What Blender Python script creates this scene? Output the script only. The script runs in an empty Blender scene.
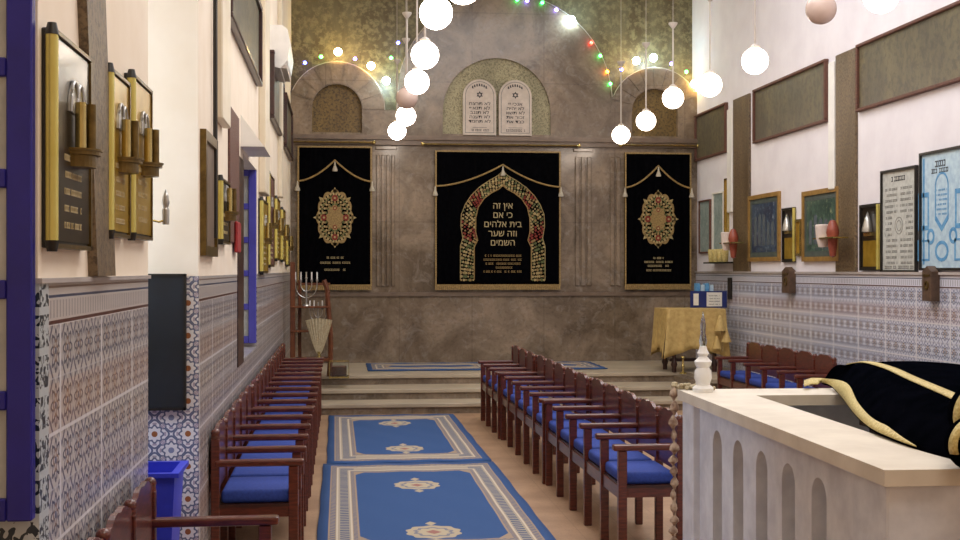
import bpy, bmesh, math, random
from mathutils import Vector, Matrix, noise
from mathutils.geometry import tessellate_polygon
PI = math.pi
S = bpy.context.scene
col = S.collection
random.seed(4)

# ------------------------------------------------------------------ camera, exposure, fill light, daylight
F = 1247.0; YAW = 0.1117; EYE = 1.65
cd = bpy.data.cameras.new('camera'); cam = bpy.data.objects.new('camera', cd); col.objects.link(cam)
cam.location = (0, 0, EYE); cam.rotation_euler = (PI/2, 0, -YAW)
cd.sensor_width = 36; cd.lens = F/960*36; cd.clip_end = 100; cd.clip_start = .05
S.camera = cam
S.view_settings.view_transform = 'Standard'; S.view_settings.look = 'None'
S.view_settings.gamma = 1; S.view_settings.use_curve_mapping = False
S.view_settings.exposure = 0.06
W = bpy.data.worlds.new('world'); S.world = W; W.use_nodes = True
W.node_tree.nodes['Background'].inputs[0].default_value = (.6, .7, .9, 1)
W.node_tree.nodes['Background'].inputs[1].default_value = .6
S.cycles.max_bounces = 8; S.cycles.diffuse_bounces = 5; S.cycles.use_denoising = True
S.cycles.sample_clamp_indirect = 6

def area(name, loc, rot, sx, sy, power, color):
    l = bpy.data.lights.new(name, 'AREA'); l.shape = 'RECTANGLE'; l.size = sx; l.size_y = sy
    l.energy = power; l.color = color
    o = bpy.data.objects.new(name, l); col.objects.link(o); o.location = loc; o.rotation_euler = rot
    return o
# added fill lights under the ceiling, and daylight through the window at the end of the left niche
area('ceiling_fill', (2.2, 9.3, 5.95), (0, 0, 0), 3.6, 9.0, 350, (.97, .965, 1))  # added fill, hung below the solid ceiling
area('ceiling_fill_front', (1.6, 1.9, 5.95), (0, 0, 0), 2.6, 3.0, 130, (1, .9, .8))  # added warm fill over the front of the room, no opening above it
area('niche_daylight', (-1.9, 5.4, 2.3), (0, -PI/2, 0), 1.5, .5, 30, (.58, .76, 1))
GLOBE = 13.0

# ------------------------------------------------------------------ projection helpers (pixel of the 960x540 photo -> point on a real plane)
cy, sy_ = math.cos(YAW), math.sin(YAW)
def ratio(u):
    a = (u-480)/F
    return (sy_+a*cy)/(cy-a*sy_)
def dv(u): return cy-(u-480)/F*sy_
def atY(u, v, Y): return (ratio(u)*Y, EYE+(270-v)/F/dv(u)*Y)        # -> x, z
def atX(u, v, X): Y = X/ratio(u); return (Y, EYE+(270-v)/F/dv(u)*Y)   # -> y, z

# ------------------------------------------------------------------ node helper
def lin(c):
    if isinstance(c, str):
        c = [int(c[i:i+2], 16)/255 for i in (0, 2, 4)]
    return tuple(x/12.92 if x <= .04045 else ((x+.055)/1.055)**2.4 for x in c)+(1,)
class E:
    def __init__(s, t, o): s.t, s.o = t, o
    def m(s, op, *a, clamp=False):
        n = s.t.nodes.new('ShaderNodeMath'); n.operation = op; n.use_clamp = clamp
        for i, x in enumerate((s,)+a):
            if isinstance(x, E): s.t.links.new(x.o, n.inputs[i])
            else: n.inputs[i].default_value = x
        return E(s.t, n.outputs[0])
    def __add__(s, b): return s.m('ADD', b)
    __radd__ = __add__
    def __sub__(s, b): return s.m('SUBTRACT', b)
    def __rsub__(s, b): return (s*-1)+b
    def __mul__(s, b): return s.m('MULTIPLY', b)
    __rmul__ = __mul__
    def __truediv__(s, b): return s.m('DIVIDE', b)
    def abs(s): return s.m('ABSOLUTE')
    def frac(s): return s.m('FRACT')
    def lt(s, b): return s.m('LESS_THAN', b)
    def gt(s, b): return s.m('GREATER_THAN', b)
    def mn(s, b): return s.m('MINIMUM', b)
    def mx(s, b): return s.m('MAXIMUM', b)
    def cos(s): return s.m('COSINE')
    def sin(s): return s.m('SINE')
    def fl(s): return s.m('FLOOR')
    def hyp(s, b): return (s*s+b*b).m('SQRT')
    def band(s, a, b): return s.gt(a)*s.lt(b)
    def cell(s, c, off=0): return ((s+off)/c).frac()-.5
def mixc(t, f, a, b):
    n = t.nodes.new('ShaderNodeMix'); n.data_type = 'RGBA'
    for k, x in ((0, f), (6, a), (7, b)):
        if isinstance(x, E): t.links.new(x.o, n.inputs[k])
        elif k == 0: n.inputs[0].default_value = x
        else: n.inputs[k].default_value = lin(x) if isinstance(x, str) or len(x) == 3 else x
    return E(t, n.outputs[2])
def new_mat(name, rough=.6, metal=0, coat=0):
    m = bpy.data.materials.new(name); m.use_nodes = True
    b = m.node_tree.nodes['Principled BSDF']
    b.inputs['Roughness'].default_value = rough; b.inputs['Metallic'].default_value = metal
    b.inputs['Coat Weight'].default_value = coat; b.inputs['Coat Roughness'].default_value = .12
    return m, m.node_tree, b
def coords(t):
    n = t.nodes.new('ShaderNodeTexCoord'); s = t.nodes.new('ShaderNodeSeparateXYZ')
    t.links.new(n.outputs['Object'], s.inputs[0])
    return [E(t, s.outputs[i]) for i in range(3)]
def nz(t, scale, detail=4, rough=.55, dist=0, vec=None, stretch=None):
    n = t.nodes.new('ShaderNodeTexNoise'); n.inputs['Scale'].default_value = scale
    n.inputs['Detail'].default_value = detail; n.inputs['Roughness'].default_value = rough
    n.inputs['Distortion'].default_value = dist
    c = t.nodes.new('ShaderNodeTexCoord'); src = c.outputs['Object']
    if stretch:
        mp = t.nodes.new('ShaderNodeMapping'); mp.inputs['Scale'].default_value = stretch
        t.links.new(src, mp.inputs[0]); src = mp.outputs[0]
    t.links.new(src, n.inputs['Vector'])
    return E(t, n.outputs[0])
def rng(e, a, b, c=0, d=1):
    n = e.t.nodes.new('ShaderNodeMapRange'); e.t.links.new(e.o, n.inputs[0])
    for i, x in enumerate((a, b, c, d)): n.inputs[i+1].default_value = x
    return E(e.t, n.outputs[0])
def setc(t, b, e): t.links.new(e.o, b.inputs['Base Color'])
def bump(t, b, e, strength=.2, dist=.01):
    n = t.nodes.new('ShaderNodeBump'); n.inputs['Strength'].default_value = strength; n.inputs['Distance'].default_value = dist
    t.links.new(e.o, n.inputs['Height']); t.links.new(n.outputs[0], b.inputs['Normal'])

def mottled(name, a, b_, scale=8, rough=.6, metal=0, coat=0, bmp=0, detail=4, stretch=None, lo=.35, hi=.65):
    m, t, b = new_mat(name, rough, metal, coat)
    n = nz(t, scale, detail, stretch=stretch)
    setc(t, b, mixc(t, rng(n, lo, hi), a, b_))
    if bmp: bump(t, b, n, bmp)
    return m
def emis(name, c, strength, base='FFFFFF'):
    m, t, b = new_mat(name, .3)
    b.inputs['Base Color'].default_value = lin(base)
    b.inputs['Emission Color'].default_value = lin(c); b.inputs['Emission Strength'].default_value = strength
    return m

M = {}
M['plaster'] = mottled('plaster', 'ECDDC6', 'F3E6D2', 3, .75, bmp=.05)
M['plaster_right'] = mottled('plaster_right', 'E4DFE4', 'ECE8EC', 3, .75, bmp=.05)
M['ceiling'] = mottled('ceiling_paint', 'E6E2DC', 'EEEAE4', 3, .8)
M['white'] = mottled('white_paint', 'E8E6E0', 'F2F0EA', 6, .4)
M['cream'] = mottled('cream_trunking', 'DCCFB4', 'E4D8C0', 5, .45)
M['wood'] = mottled('dark_red_wood', '451C12', '682E1E', 14, .33, coat=.35, stretch=(1, 1, 6))
M['darkwood'] = mottled('dark_brown_wood', '2A120C', '3E1C14', 14, .4, coat=.2)
M['orangewood'] = mottled('orange_wood', '5A2E18', '74401F', 10, .45)
M['cushion'] = mottled('blue_cushion', '1E3888', '28449C', 60, .8, bmp=.1)
M['velvet'] = mottled('black_velvet', '050507', '0A0A0D', 20, .95)
M['velvet_blue'] = mottled('midnight_velvet', '030407', '07080E', 9, .97)
for k_ in ('velvet', 'velvet_blue'): M[k_].node_tree.nodes['Principled BSDF'].inputs['Specular IOR Level'].default_value = 0
M['gold_thread'] = mottled('gold_thread', '80683A', 'A88C58', 50, .6, bmp=.2)
M['goldmetal'] = mottled('polished_brass', 'B09C60', 'CCB878', 6, .25, metal=.85)
M['goldtube'] = mottled('yellow_brass_tube', 'C8B85A', 'D8CC78', 6, .25, metal=.45)
M['bronze'] = mottled('bronze', '5C4A26', '7A6436', 20, .35, metal=.7)
M['blackmetal'] = mottled('black_metal', '16130F', '221E19', 20, .4)
M['silver'] = mottled('silver_metal', 'A8A6A0', 'C8C6C0', 12, .3, metal=.8)
M['blue_paint'] = mottled('blue_frame_paint', '1C1878', '221E88', 6, .4)
M['blue_light'] = mottled('light_blue_frame_paint', '4A48A8', '5452B4', 6, .4)
M['bluebin'] = mottled('blue_plastic', '2A34C0', '3440CC', 4, .35)
M['board'] = mottled('blackboard', '0E1318', '161C24', 5, .5)
M['paleglass'] = mottled('frosted_pane', 'A8ACA8', 'BEC0BA', 8, .25)
M['goldcloth'] = mottled('gold_cloth', 'B4965A', 'C8AC6C', 18, .7, bmp=.1)
M['lace'] = mottled('cream_lace', 'A8987A', 'C0B494', 60, .8, bmp=.2)
M['trimcloth'] = mottled('gold_trim_braid', 'B09A54', 'D8C888', 90, .6, bmp=.4)
M['paper'] = mottled('white_paper', 'DDDAD0', 'E8E4DA', 12, .7)
M['ink'] = mottled('dark_ink', '2A2A30', '3A3A40', 12, .7)
M['bluepanel'] = mottled('blue_board', '15235E', '1C2C70', 5, .5)
M['stonetrim'] = mottled('stone_course', '6B5A4C', '7C6A5A', 6, .4)
M['tread'] = mottled('step_tread_stone', 'A29480', 'B8AA94', 4, .45, stretch=(.5, 1, 1))
M['concrete'] = mottled('painted_concrete', 'C8CCD6', 'DEE2EA', 9, .7, bmp=.2, detail=8)
M['concrete_top'] = mottled('cream_concrete_top', 'CFC6B6', 'DED6C6', 5, .6, bmp=.15, detail=8)  # ledge colour, creamier than the concrete sides
M['beads'] = mottled('bead_garland', '7A5C48', 'C0AA92', 30, .5)
M['redglass'] = mottled('red_glass', '8A4232', '9E5240', 8, .35)
M['pinkshade'] = mottled('pale_shade', 'D8C8C0', 'E6D8D0', 8, .5)
M['brownbox'] = mottled('brown_box', '4A382A', '5E4838', 20, .55)
M['tabletstone'] = mottled('white_tablet', 'C8BCB0', 'D6CABE', 12, .6)
M['offglass'] = mottled('unlit_globe_glass', 'C4ACA0', 'D2BAAE', 4, .25)
M['rod'] = mottled('lamp_rod_paint', 'B4AAA0', 'C4BAB0', 6, .4)
M['globe'] = emis('lit_globe', (1, .93, .86), GLOBE)
M['tile_plain'] = mottled('pale_tile', 'B0A8A4', 'C0B8B4', 6, .3)
M['brickred'] = mottled('red_brown_panel', '54342A', '6E4636', 30, .6, bmp=.3, stretch=(1, 1, 4))
M['rednote'] = mottled('red_cloth', '8A1A1A', 'A02424', 20, .7)
M['lettergold'] = mottled('gold_lettering', 'A8966C', 'BCAC80', 40, .5)
M['letterwhite'] = mottled('pale_lettering', 'A8A08C', 'BDB5A0', 40, .6)
M['gilt'] = mottled('gilt_wood_frame', '94703A', 'AE8A4C', 14, .4, metal=.2)
M['thread_white'] = mottled('white_tassel', 'B8B09C', 'CEC6B4', 40, .7)
M['printdark'] = mottled('faded_grey_blue_ink', '4A545C', '5C666C', 20, .6)
M['thread_red'] = mottled('red_thread', '6E1E14', '8E3020', 60, .7)
M['thread_green'] = mottled('olive_thread', '4A5230', '66703E', 60, .7)
M['thread_cream'] = mottled('cream_thread', '9A8858', 'C0AC7A', 60, .7)

def marble():
    m, t, b = new_mat('brown_marble', .22, coat=.25)
    n1 = nz(t, 1.3, 8, .62, 1.2); n2 = nz(t, 4.5, 8, .65, 2.0); n3 = nz(t, 22, 4, .6)
    c = mixc(t, rng(n1, .35, .65), '605242', '968470')
    c = mixc(t, rng(n2, .52, .72)*.5, c, 'A49A90')
    c = mixc(t, rng(n3, .5, .75)*.35, c, '2E241C')
    x, y, z = coords(t)
    joint = ((x.cell(1.02, .2)).abs().gt(.492)).mx(z.cell(.98, .62).abs().gt(.493))
    c = mixc(t, joint*.22, c, '2A211A')
    setc(t, b, c); return m
M['marble'] = marble()
def mosaic(name, a, b_, c_, scale=26):
    m, t, b = new_mat(name, .45)
    x, y, z = coords(t)
    n1 = nz(t, 1.2, 6, .65, .6, stretch=(2.2, 2.2, .6)); n2 = nz(t, scale, 5, .7)
    c = mixc(t, rng(n1, .38, .62), a, b_)
    c = mixc(t, rng(n2, .47, .6)*.75, c, c_)
    setc(t, b, c); bump(t, b, n2, .4); return m
M['mosaic'] = mosaic('gold_mosaic', '50462F', '686148', '87805F', 12)
M['lunette'] = mosaic('lunette_mosaic', '969070', 'B4AC88', '5E583C', 45)
M['nichegold'] = mosaic('niche_gold', '665024', '8A7038', '30240F', 30)
M['cork'] = mosaic('brown_stone_chips', '625038', '7A674C', '382A1C', 40)
M['panel'] = mosaic('green_brown_panel', '575040', '6E654A', '4A4438', 14)

def star_tile(name, axis, blue=.5):
    """patterned wall tiles: small stars in a grid, wide pale joints, striped border at the top"""
    m, t, b = new_mat(name, .28, coat=.3)
    C3 = coords(t); p, z = C3[axis], C3[2]
    cs = .155
    cx, cz = p.cell(cs), z.cell(cs, .05)
    r = cx.hyp(cz)
    ang = cz.m('ARCTAN2', cx)
    star = (ang*8).cos()*.07+.30
    ring = (r-star).abs().lt(.045)
    inner = (r-((ang*4).cos()*.04+.15)).abs().lt(.035)
    core = r.lt(.07)
    edge = (cx.abs()+cz.abs()-.72).abs().lt(.05)
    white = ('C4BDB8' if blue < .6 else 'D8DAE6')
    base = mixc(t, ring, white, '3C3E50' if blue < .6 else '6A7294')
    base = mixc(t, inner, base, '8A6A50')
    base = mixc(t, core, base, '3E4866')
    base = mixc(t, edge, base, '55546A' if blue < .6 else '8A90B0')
    dots = (p.cell(cs/4).hyp(z.cell(cs/4))).lt(.24)
    base = mixc(t, dots*.45, base, '6E6A70')
    # bands of warmer tiles
    warm = z.band(1.19, 1.33).mx(z.band(.42, .62))
    base = mixc(t, warm*.2, base, 'B07A58')
    cool = z.band(1.36, 1.49).mx(z.band(.80, .95))
    base = mixc(t, cool*.15, base, '6C7C98')
    joint = cx.abs().gt(.485).mx(cz.abs().gt(.485))
    wide = p.cell(cs*4, .02).abs().gt(.482).mx(z.cell(cs*2, .05).abs().gt(.482))
    base = mixc(t, joint*.5, base, 'C8C8CC'); base = mixc(t, wide*.8, base, 'E4E2E4')
    # top border
    bor = mixc(t, (p.cell(.04).abs().lt(.17))*z.band(1.515, 1.565)*.6, white, '77707C')
    bor = mixc(t, z.band(1.572, 1.58), bor, '3A4664'); bor = mixc(t, z.band(1.60, 1.606), bor, '806A60')
    bor = mixc(t, z.band(1.497, 1.508), bor, '4E1E1C')
    base = mixc(t, z.gt(1.497), base, bor)
    setc(t, b, base)
    return m
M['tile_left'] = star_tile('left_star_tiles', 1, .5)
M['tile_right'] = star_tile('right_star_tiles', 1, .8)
def rosette_tile():
    m, t, b = new_mat('rosette_tiles', .25, coat=.3)
    x, y, z = coords(t)
    out = None
    cs = .157
    def ros(ox, oz, core):
        cx, cz = x.cell(cs, ox), z.cell(cs, oz); r = cx.hyp(cz); a = cz.m('ARCTAN2', cx)
        l1 = (r-((a*8).cos()*.03+.40)).abs().lt(.03); l2 = (r-((a*8).cos()*.03+.24)).abs().lt(.03)
        return l1.mx(l2), r.lt(.09), (r-.32).abs().lt(.03)*((a*8).cos().gt(0))
    a1, c1, p1 = ros(.02, 0, 0); a2, c2, p2 = ros(.02+cs/2, cs/2, 0)
    c = mixc(t, a1.mx(a2), 'E6E6EA', '6C7490')
    c = mixc(t, p1.mx(p2), c, 'B0A8B8'); c = mixc(t, c1, c, '9A6038'); c = mixc(t, c2, c, '8890AC')
    setc(t, b, c); return m
M['rosette'] = rosette_tile()
def leaf_tile():
    m, t, b = new_mat('dark_leaf_tiles', .3)
    x, y, z = coords(t)
    q = (x+y)
    n = nz(t, 34, 1, .5, 1.5); w = z.cell(.11).abs()
    c = mixc(t, n.gt(.52)*w.lt(.40), 'B9C0C2', '26303A')
    setc(t, b, c); return m
M['leaf'] = leaf_tile()
def floor_mat():
    m, t, b = new_mat('beige_floor', .5)
    x, y, z = coords(t)
    c = mixc(t, rng(nz(t, 2.2, 6), .35, .65), '94745A', 'B08E70')
    c = mixc(t, rng(nz(t, 60, 3), .5, .7)*.4, c, '7A6050')
    j = x.cell(.3).abs().gt(.492).mx(y.cell(.3).abs().gt(.492))
    c = mixc(t, j*.4, c, '6E5646')
    setc(t, b, c); return m
M['floor'] = floor_mat()
def rug_mat(wd, ln, meds):
    m, t, b = new_mat('blue_rug_pile', .95)
    x, y, z = coords(t)
    dx = (x.abs()*-1)+wd/2; dy = (y.abs()*-1)+ln/2
    d = dx.mn(dy*.55)
    n = nz(t, 300, 2)
    blue = mixc(t, rng(n, .3, .7), '28497C', '34588E')
    # field with clipped corners
    fieldd = d.mn((dx+dy*.55)*.707-.16)
    c = mixc(t, d.gt(.065), blue, 'A08C78')
    c = mixc(t, d.band(.075, .11)*((y*1+x).cell(.05).abs().lt(.25)), c, '5A6480')
    c = mixc(t, d.band(.115, .128), c, 'C8BCA8')
    dash = ((x.cell(.055).abs().lt(.28)*dy.lt(.25)*dx.gt(.25)).mx(y.cell(.055).abs().lt(.28)*dx.lt(.25)))
    c = mixc(t, d.band(.13, .205), c, 'A89C8C'); c = mixc(t, d.band(.14, .198)*dash, c, '4A5876')
    c = mixc(t, d.band(.207, .22), c, 'C8BCA8')
    c = mixc(t, d.band(.225, .25)*((x+y).cell(.04).abs().lt(.25)), c, '5A6480')
    c = mixc(t, fieldd.gt(.262), c, blue)
    for my in meds:
        yy = y-my
        e = (x/.17).hyp(yy/.20); tip = x.abs()*1.6+(yy.abs()-.27).abs()
        wav = e+((yy.m('ARCTAN2', x))*10).cos()*.05
        c = mixc(t, wav.lt(1).mx(tip.lt(.06)), c, 'B4A68E')
        c = mixc(t, wav.lt(.72), c, '7C7C88'); c = mixc(t, wav.lt(.58), c, 'B8AA90'); c = mixc(t, (x.abs()*2+yy.abs()*1.5).lt(.10), c, '9A6A62')
    setc(t, b, c); return m
def picture_mat(name, a, b_, c_, sc):
    m, t, b = new_mat(name, .35)
    n = nz(t, sc, 5, .7, 1.5); n2 = nz(t, sc*2.3, 4, .7)
    c = mixc(t, rng(n, .4, .6), a, b_); c = mixc(t, rng(n2, .56, .68), c, c_)
    setc(t, b, c); return m
M['pic_blue'] = picture_mat('blue_print', '26304A', '3E5468', '8A94A0', 7)
M['pic_green'] = picture_mat('green_print', '28403A', '4A6456', '8A9474', 7)
M['pic_teal'] = picture_mat('teal_print', '7E9290', 'A0AEAA', 'C0C4BA', 9)
M['plaqueface'] = mottled('dark_plaque_face', '1E1812', '2C241A', 10, .3, coat=.3)
M['plaquegold'] = mottled('gold_plaque_face', 'A48224', 'BC9A3A', 10, .3, metal=.5)
M['teal_mat'] = mottled('green_mount', '444E4A', '545E56', 10, .6)
M['poster_white'] = mottled('printed_sheet', 'B4B6B0', 'C8CAC4', 22, .5)
M['poster_blue'] = mottled('pale_blue_sheet', 'A8C4D8', 'C4DCE8', 18, .4)
M['printblue'] = mottled('blue_ink', '4A8CC0', '6CA8D4', 20, .5)
M['printgrey'] = mottled('grey_ink', '70706C', '8C8C86', 40, .6)
def glass_mat():
    m, t, b = new_mat('clear_glass', .05); b.inputs['Transmission Weight'].default_value = 1
    b.inputs['Base Color'].default_value = (.85, .95, .9, 1); return m
M['glass'] = glass_mat()
M['daypane'] = emis('bright_window_pane', (.7, .83, 1), 3.0)

# ------------------------------------------------------------------ mesh builder
class MB:
    def __init__(s): s.b = bmesh.new()
    def box(s, x0, x1, y0, y1, z0, z1, bev=0, seg=1):
        v = [s.b.verts.new((x, y, z)) for x in (x0, x1) for y in (y0, y1) for z in (z0, z1)]
        f = [(0, 1, 3, 2), (4, 6, 7, 5), (0, 4, 5, 1), (2, 3, 7, 6), (0, 2, 6, 4), (1, 5, 7, 3)]
        fs = [s.b.faces.new([v[i] for i in q]) for q in f]
        if bev:
            es = list({e for q in fs for e in q.edges})
            bmesh.ops.bevel(s.b, geom=es, offset=bev, segments=seg, profile=.5, affect='EDGES')
        return s
    def cyl(s, p, q, r0, r1=None, n=12):
        r1 = r0 if r1 is None else r1; p, q = Vector(p), Vector(q); d = (q-p).normalized()
        a = d.orthogonal().normalized(); c = d.cross(a)
        A = [s.b.verts.new(p+(a*math.cos(2*PI*i/n)+c*math.sin(2*PI*i/n))*r0) for i in range(n)]
        B = [s.b.verts.new(q+(a*math.cos(2*PI*i/n)+c*math.sin(2*PI*i/n))*r1) for i in range(n)]
        for i in range(n): s.b.faces.new((A[i], A[(i+1) % n], B[(i+1) % n], B[i]))
        s.b.faces.new(A[::-1]); s.b.faces.new(B); return s
    def tube(s, pts, r, n=6):
        pts = [Vector(p) for p in pts]; rings = []
        for i, p in enumerate(pts):
            d = (pts[min(i+1, len(pts)-1)]-pts[max(i-1, 0)]).normalized()
            up = Vector((0, 0, 1)) if abs(d.z) < .9 else Vector((0, 1, 0))
            a = d.cross(up).normalized(); c = d.cross(a)
            rings.append([s.b.verts.new(p+(a*math.cos(2*PI*k/n)+c*math.sin(2*PI*k/n))*r) for k in range(n)])
        for A, B in zip(rings, rings[1:]):
            for i in range(n): s.b.faces.new((A[i], A[(i+1) % n], B[(i+1) % n], B[i]))
        s.b.faces.new(rings[0][::-1]); s.b.faces.new(rings[-1]); return s
    def lathe(s, prof, c=(0, 0, 0), n=20):
        c = Vector(c); rings = []
        for r, z in prof:
            rings.append([s.b.verts.new(c+Vector((r*math.cos(2*PI*k/n), r*math.sin(2*PI*k/n), z))) for k in range(n)] if r > 1e-5 else [s.b.verts.new(c+Vector((0, 0, z)))])
        for A, B in zip(rings, rings[1:]):
            for i in range(n):
                j = (i+1) % n
                if len(A) > 1 and len(B) > 1: s.b.faces.new((A[i], A[j], B[j], B[i]))
                elif len(A) == 1 and len(B) > 1: s.b.faces.new((A[0], B[j], B[i]))
                elif len(B) == 1 and len(A) > 1: s.b.faces.new((A[i], A[j], B[0]))
        if len(rings[0]) > 1: s.b.faces.new(rings[0][::-1])
        if len(rings[-1]) > 1: s.b.faces.new(rings[-1])
        return s
    def ball(s, c, r, n=20, sc=(1, 1, 1)):
        m = Matrix.Translation(c) @ Matrix.Diagonal((sc[0], sc[1], sc[2], 1))
        bmesh.ops.create_uvsphere(s.b, u_segments=n, v_segments=max(6, n*2//3), radius=r, matrix=m); return s
    def prism(s, polys, f):
        """polys: list of 2D loops (first outer, rest holes); f(a,b,k) -> 3D for k=0 front, 1 back"""
        tri = tessellate_polygon([[Vector((a, b, 0)) for a, b in p] for p in polys])
        flat = [q for p in polys for q in p]
        V = [[s.b.verts.new(f(a, b, k)) for a, b in flat] for k in (0, 1)]
        for k in (0, 1):
            for t in tri:
                try: s.b.faces.new([V[k][i] for i in (t if k else t[::-1])])
                except ValueError: pass
        o = 0
        for p in polys:
            n = len(p)
            for i in range(n):
                j = (i+1) % n
                s.b.faces.new((V[0][o+i], V[0][o+j], V[1][o+j], V[1][o+i]))
            o += n
        return s
    def grid(s, P):
        V = [[s.b.verts.new(p) for p in row] for row in P]
        for i in range(len(V)-1):
            for j in range(len(V[0])-1): s.b.faces.new((V[i][j], V[i][j+1], V[i+1][j+1], V[i+1][j]))
        return s
    def build(s, name, mat, parent=None, smooth=False, label=None, thick=0):
        bmesh.ops.recalc_face_normals(s.b, faces=s.b.faces)
        me = bpy.data.meshes.new(name); s.b.to_mesh(me); s.b.free()
        if smooth:
            me.polygons.foreach_set('use_smooth', [True]*len(me.polygons))
            if hasattr(me, 'set_sharp_from_angle'): me.set_sharp_from_angle(angle=math.radians(42))
        me.materials.append(M[mat] if isinstance(mat, str) else mat)
        o = bpy.data.objects.new(name, me); col.objects.link(o)
        if parent: o.parent = parent
        if label: o['label'] = label
        if thick:
            md = o.modifiers.new('thickness', 'SOLIDIFY'); md.thickness = thick; md.offset = 0
        return o
def tag(o, label, cat, group=None):
    o['label'] = label; o['category'] = cat
    if group: o['group'] = group
    return o
def empty(name, loc, label, cat, group=None, rz=0):
    o = bpy.data.objects.new(name, None); col.objects.link(o); o.location = loc; o.rotation_euler = (0, 0, rz)
    o.empty_display_size = .05
    return tag(o, label, cat, group)
def struct(mb, name, mat, smooth=False):
    o = mb.build(name, mat, smooth=smooth); o['kind'] = 'structure'; return o
def kids(o): return [c for c in bpy.data.objects if c.parent == o]
def dup(o, loc, label, rz=None, parent=None, group=None):
    c = o.copy(); col.objects.link(c); c.parent = parent
    if loc is not None: c.location = loc
    if rz is not None: c.rotation_euler = (0, 0, rz)
    if label: c['label'] = label
    if group: c['group'] = group
    for k in kids(o): dup(k, None, None, parent=c)
    return c
def arc(cx, cz, r, a0, a1, n=16, rz=None):
    rz = rz or r
    return [(cx+r*math.cos(a0+(a1-a0)*i/n), cz+rz*math.sin(a0+(a1-a0)*i/n)) for i in range(n+1)]
def text_mb(body, size, place, extr=.002, bold=.0):
    """writing as solid letters; place(x, y, z)-> 3D, x centred"""
    cu = bpy.data.curves.new('t', 'FONT'); cu.body = body; cu.size = size; cu.align_x = 'CENTER'
    cu.extrude = extr; cu.offset = bold; cu.resolution_u = 3
    o = bpy.data.objects.new('t', cu); col.objects.link(o)
    dg = bpy.context.evaluated_depsgraph_get(); me = bpy.data.meshes.new_from_object(o.evaluated_get(dg))
    bpy.data.objects.remove(o); bpy.data.curves.remove(cu)
    return [place(*v.co) for v in me.vertices], [tuple(p.vertices) for p in me.polygons]
def add_text(mb, body, size, place, **k):
    vs, fs = text_mb(body, size, place, **k)
    V = [mb.b.verts.new(v) for v in vs]
    for f in fs:
        try: mb.b.faces.new([V[i] for i in f])
        except ValueError: pass
def marks(mb, x0, x1, z, h, f, seed, fill=.72):
    """a row of illegible tiny letters"""
    r = random.Random(seed); x = x0
    while x < x1:
        w = h*r.uniform(.45, .9)
        if r.random() < fill+.12:
            mb.prism([[(x, z), (x+w*.75, z), (x+w*.75, z+h*.22), (x+w*.25, z+h*.22), (x+w*.25, z+h*.8), (x+w*.75, z+h*.8), (x+w*.75, z+h), (x, z+h)]], f)
        x += w

# ------------------------------------------------------------------ room shell
XL, XR, YB, ZC = -.68, 5.08, 17.4, 6.0
XA = -.80; YA0, YA1, YN = 3.43, 5.35, 6.12
TZ = 1.62
struct(MB().box(-2.6, XR+.2, -2.2, YB+.6, -.2, 0), 'floor', 'floor')
# solid ceiling; the pane and frame under it are invented for the fill light
c = MB()
c.box(-2.6, .3, -2.2, YB+.6, ZC, ZC+.15); c.box(4.1, XR+.2, -2.2, YB+.6, ZC, ZC+.15)
c.box(.3, 4.1, -2.2, YB+.6, ZC+.0, ZC+.15)
struct(c, 'ceiling', 'ceiling')
q = MB(); q.box(.35, 4.05, 4.75, 13.85, ZC-.015, ZC); o = struct(q, 'invented_skylight', 'paleglass')  # invented skylight pane, set against the solid ceiling
q = MB()
for k in range(7): q.box(.3, 4.1, 4.7+1.5*k, 4.76+1.5*k, ZC-.05, ZC-.015)
q.box(.3, .36, 4.7, 13.9, ZC-.05, ZC-.015); q.box(4.04, 4.1, 4.7, 13.9, ZC-.05, ZC-.015); q.build('window_frame', 'white', o)  # frame bars of the invented skylight
# right wall: tiles below, plaster above
struct(MB().box(XR, XR+.2, -2.2, YB+.6, TZ, ZC), 'wall_right', 'plaster_right')
struct(MB().box(XR-.02, XR+.2, -2.2, YB, 0, TZ), 'trim_1', 'tile_right')
struct(MB().box(XR-.035, XR-.018, -2.2, YB, TZ-.012, TZ+.012), 'trim_2', 'tile_plain')
# left wall far part, with the window recess
wy0, wy1, wz0, wz1 = 8.92, 10.4, 1.02, 2.47
def plate_x(mb, polys, x0, x1): return mb.prism(polys, lambda a, b, k: (x0 if k == 0 else x1, a, b))
def plate_y(mb, polys, y0, y1): return mb.prism(polys, lambda a, b, k: (a, y0 if k == 0 else y1, b))
def rect(a0, a1, b0, b1): return [(a0, b0), (a1, b0), (a1, b1), (a0, b1)]
w = MB(); w.box(XL-.6, XL, YN, wy0, TZ, ZC); w.box(XL-.6, XL, wy1, YB+.6, TZ, ZC)
w.box(XL-.6, XL, wy0, wy1, wz1, ZC); w.box(XL-.6, XL-.5, wy0, wy1, TZ, wz1)
w.box(-2.4, XL-.6, YN, YN+.2, TZ, ZC)
struct(w, 'wall_left', 'plaster')
w = MB(); w.box(XL-.6, XL, YN+.02, wy0, 0, TZ); w.box(XL-.6, XL, wy1, YB, 0, TZ)
w.box(XL-.6, XL, wy0, wy1, 0, wz0); w.box(XL-.6, XL-.5, wy0, wy1, wz0, TZ)
struct(w, 'trim_3', 'tile_left')
# face of the niche towards the camera, rosette tiles
struct(MB().box(-2.4, XL+.002, YN-.01, YN+.02, 0, TZ), 'trim_4', 'rosette')
# near left pier
w = MB(); w.box(XA-1.2, XA, YA0, YA1, TZ, ZC)
struct(w, 'wall_left_near', 'plaster')
struct(MB().box(XA-1.2, XA, YA0+.11, YA1, 0, TZ), 'trim_5', 'tile_left')
struct(MB().box(XA-1.2, XA+.004, YA0, YA0+.11, 0, TZ), 'trim_6', 'leaf')
struct(MB().box(XA-1.2, XA+.012, YA0-.002, YA1+.003, TZ-.006, TZ+.008), 'trim_7', 'tile_plain')
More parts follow.
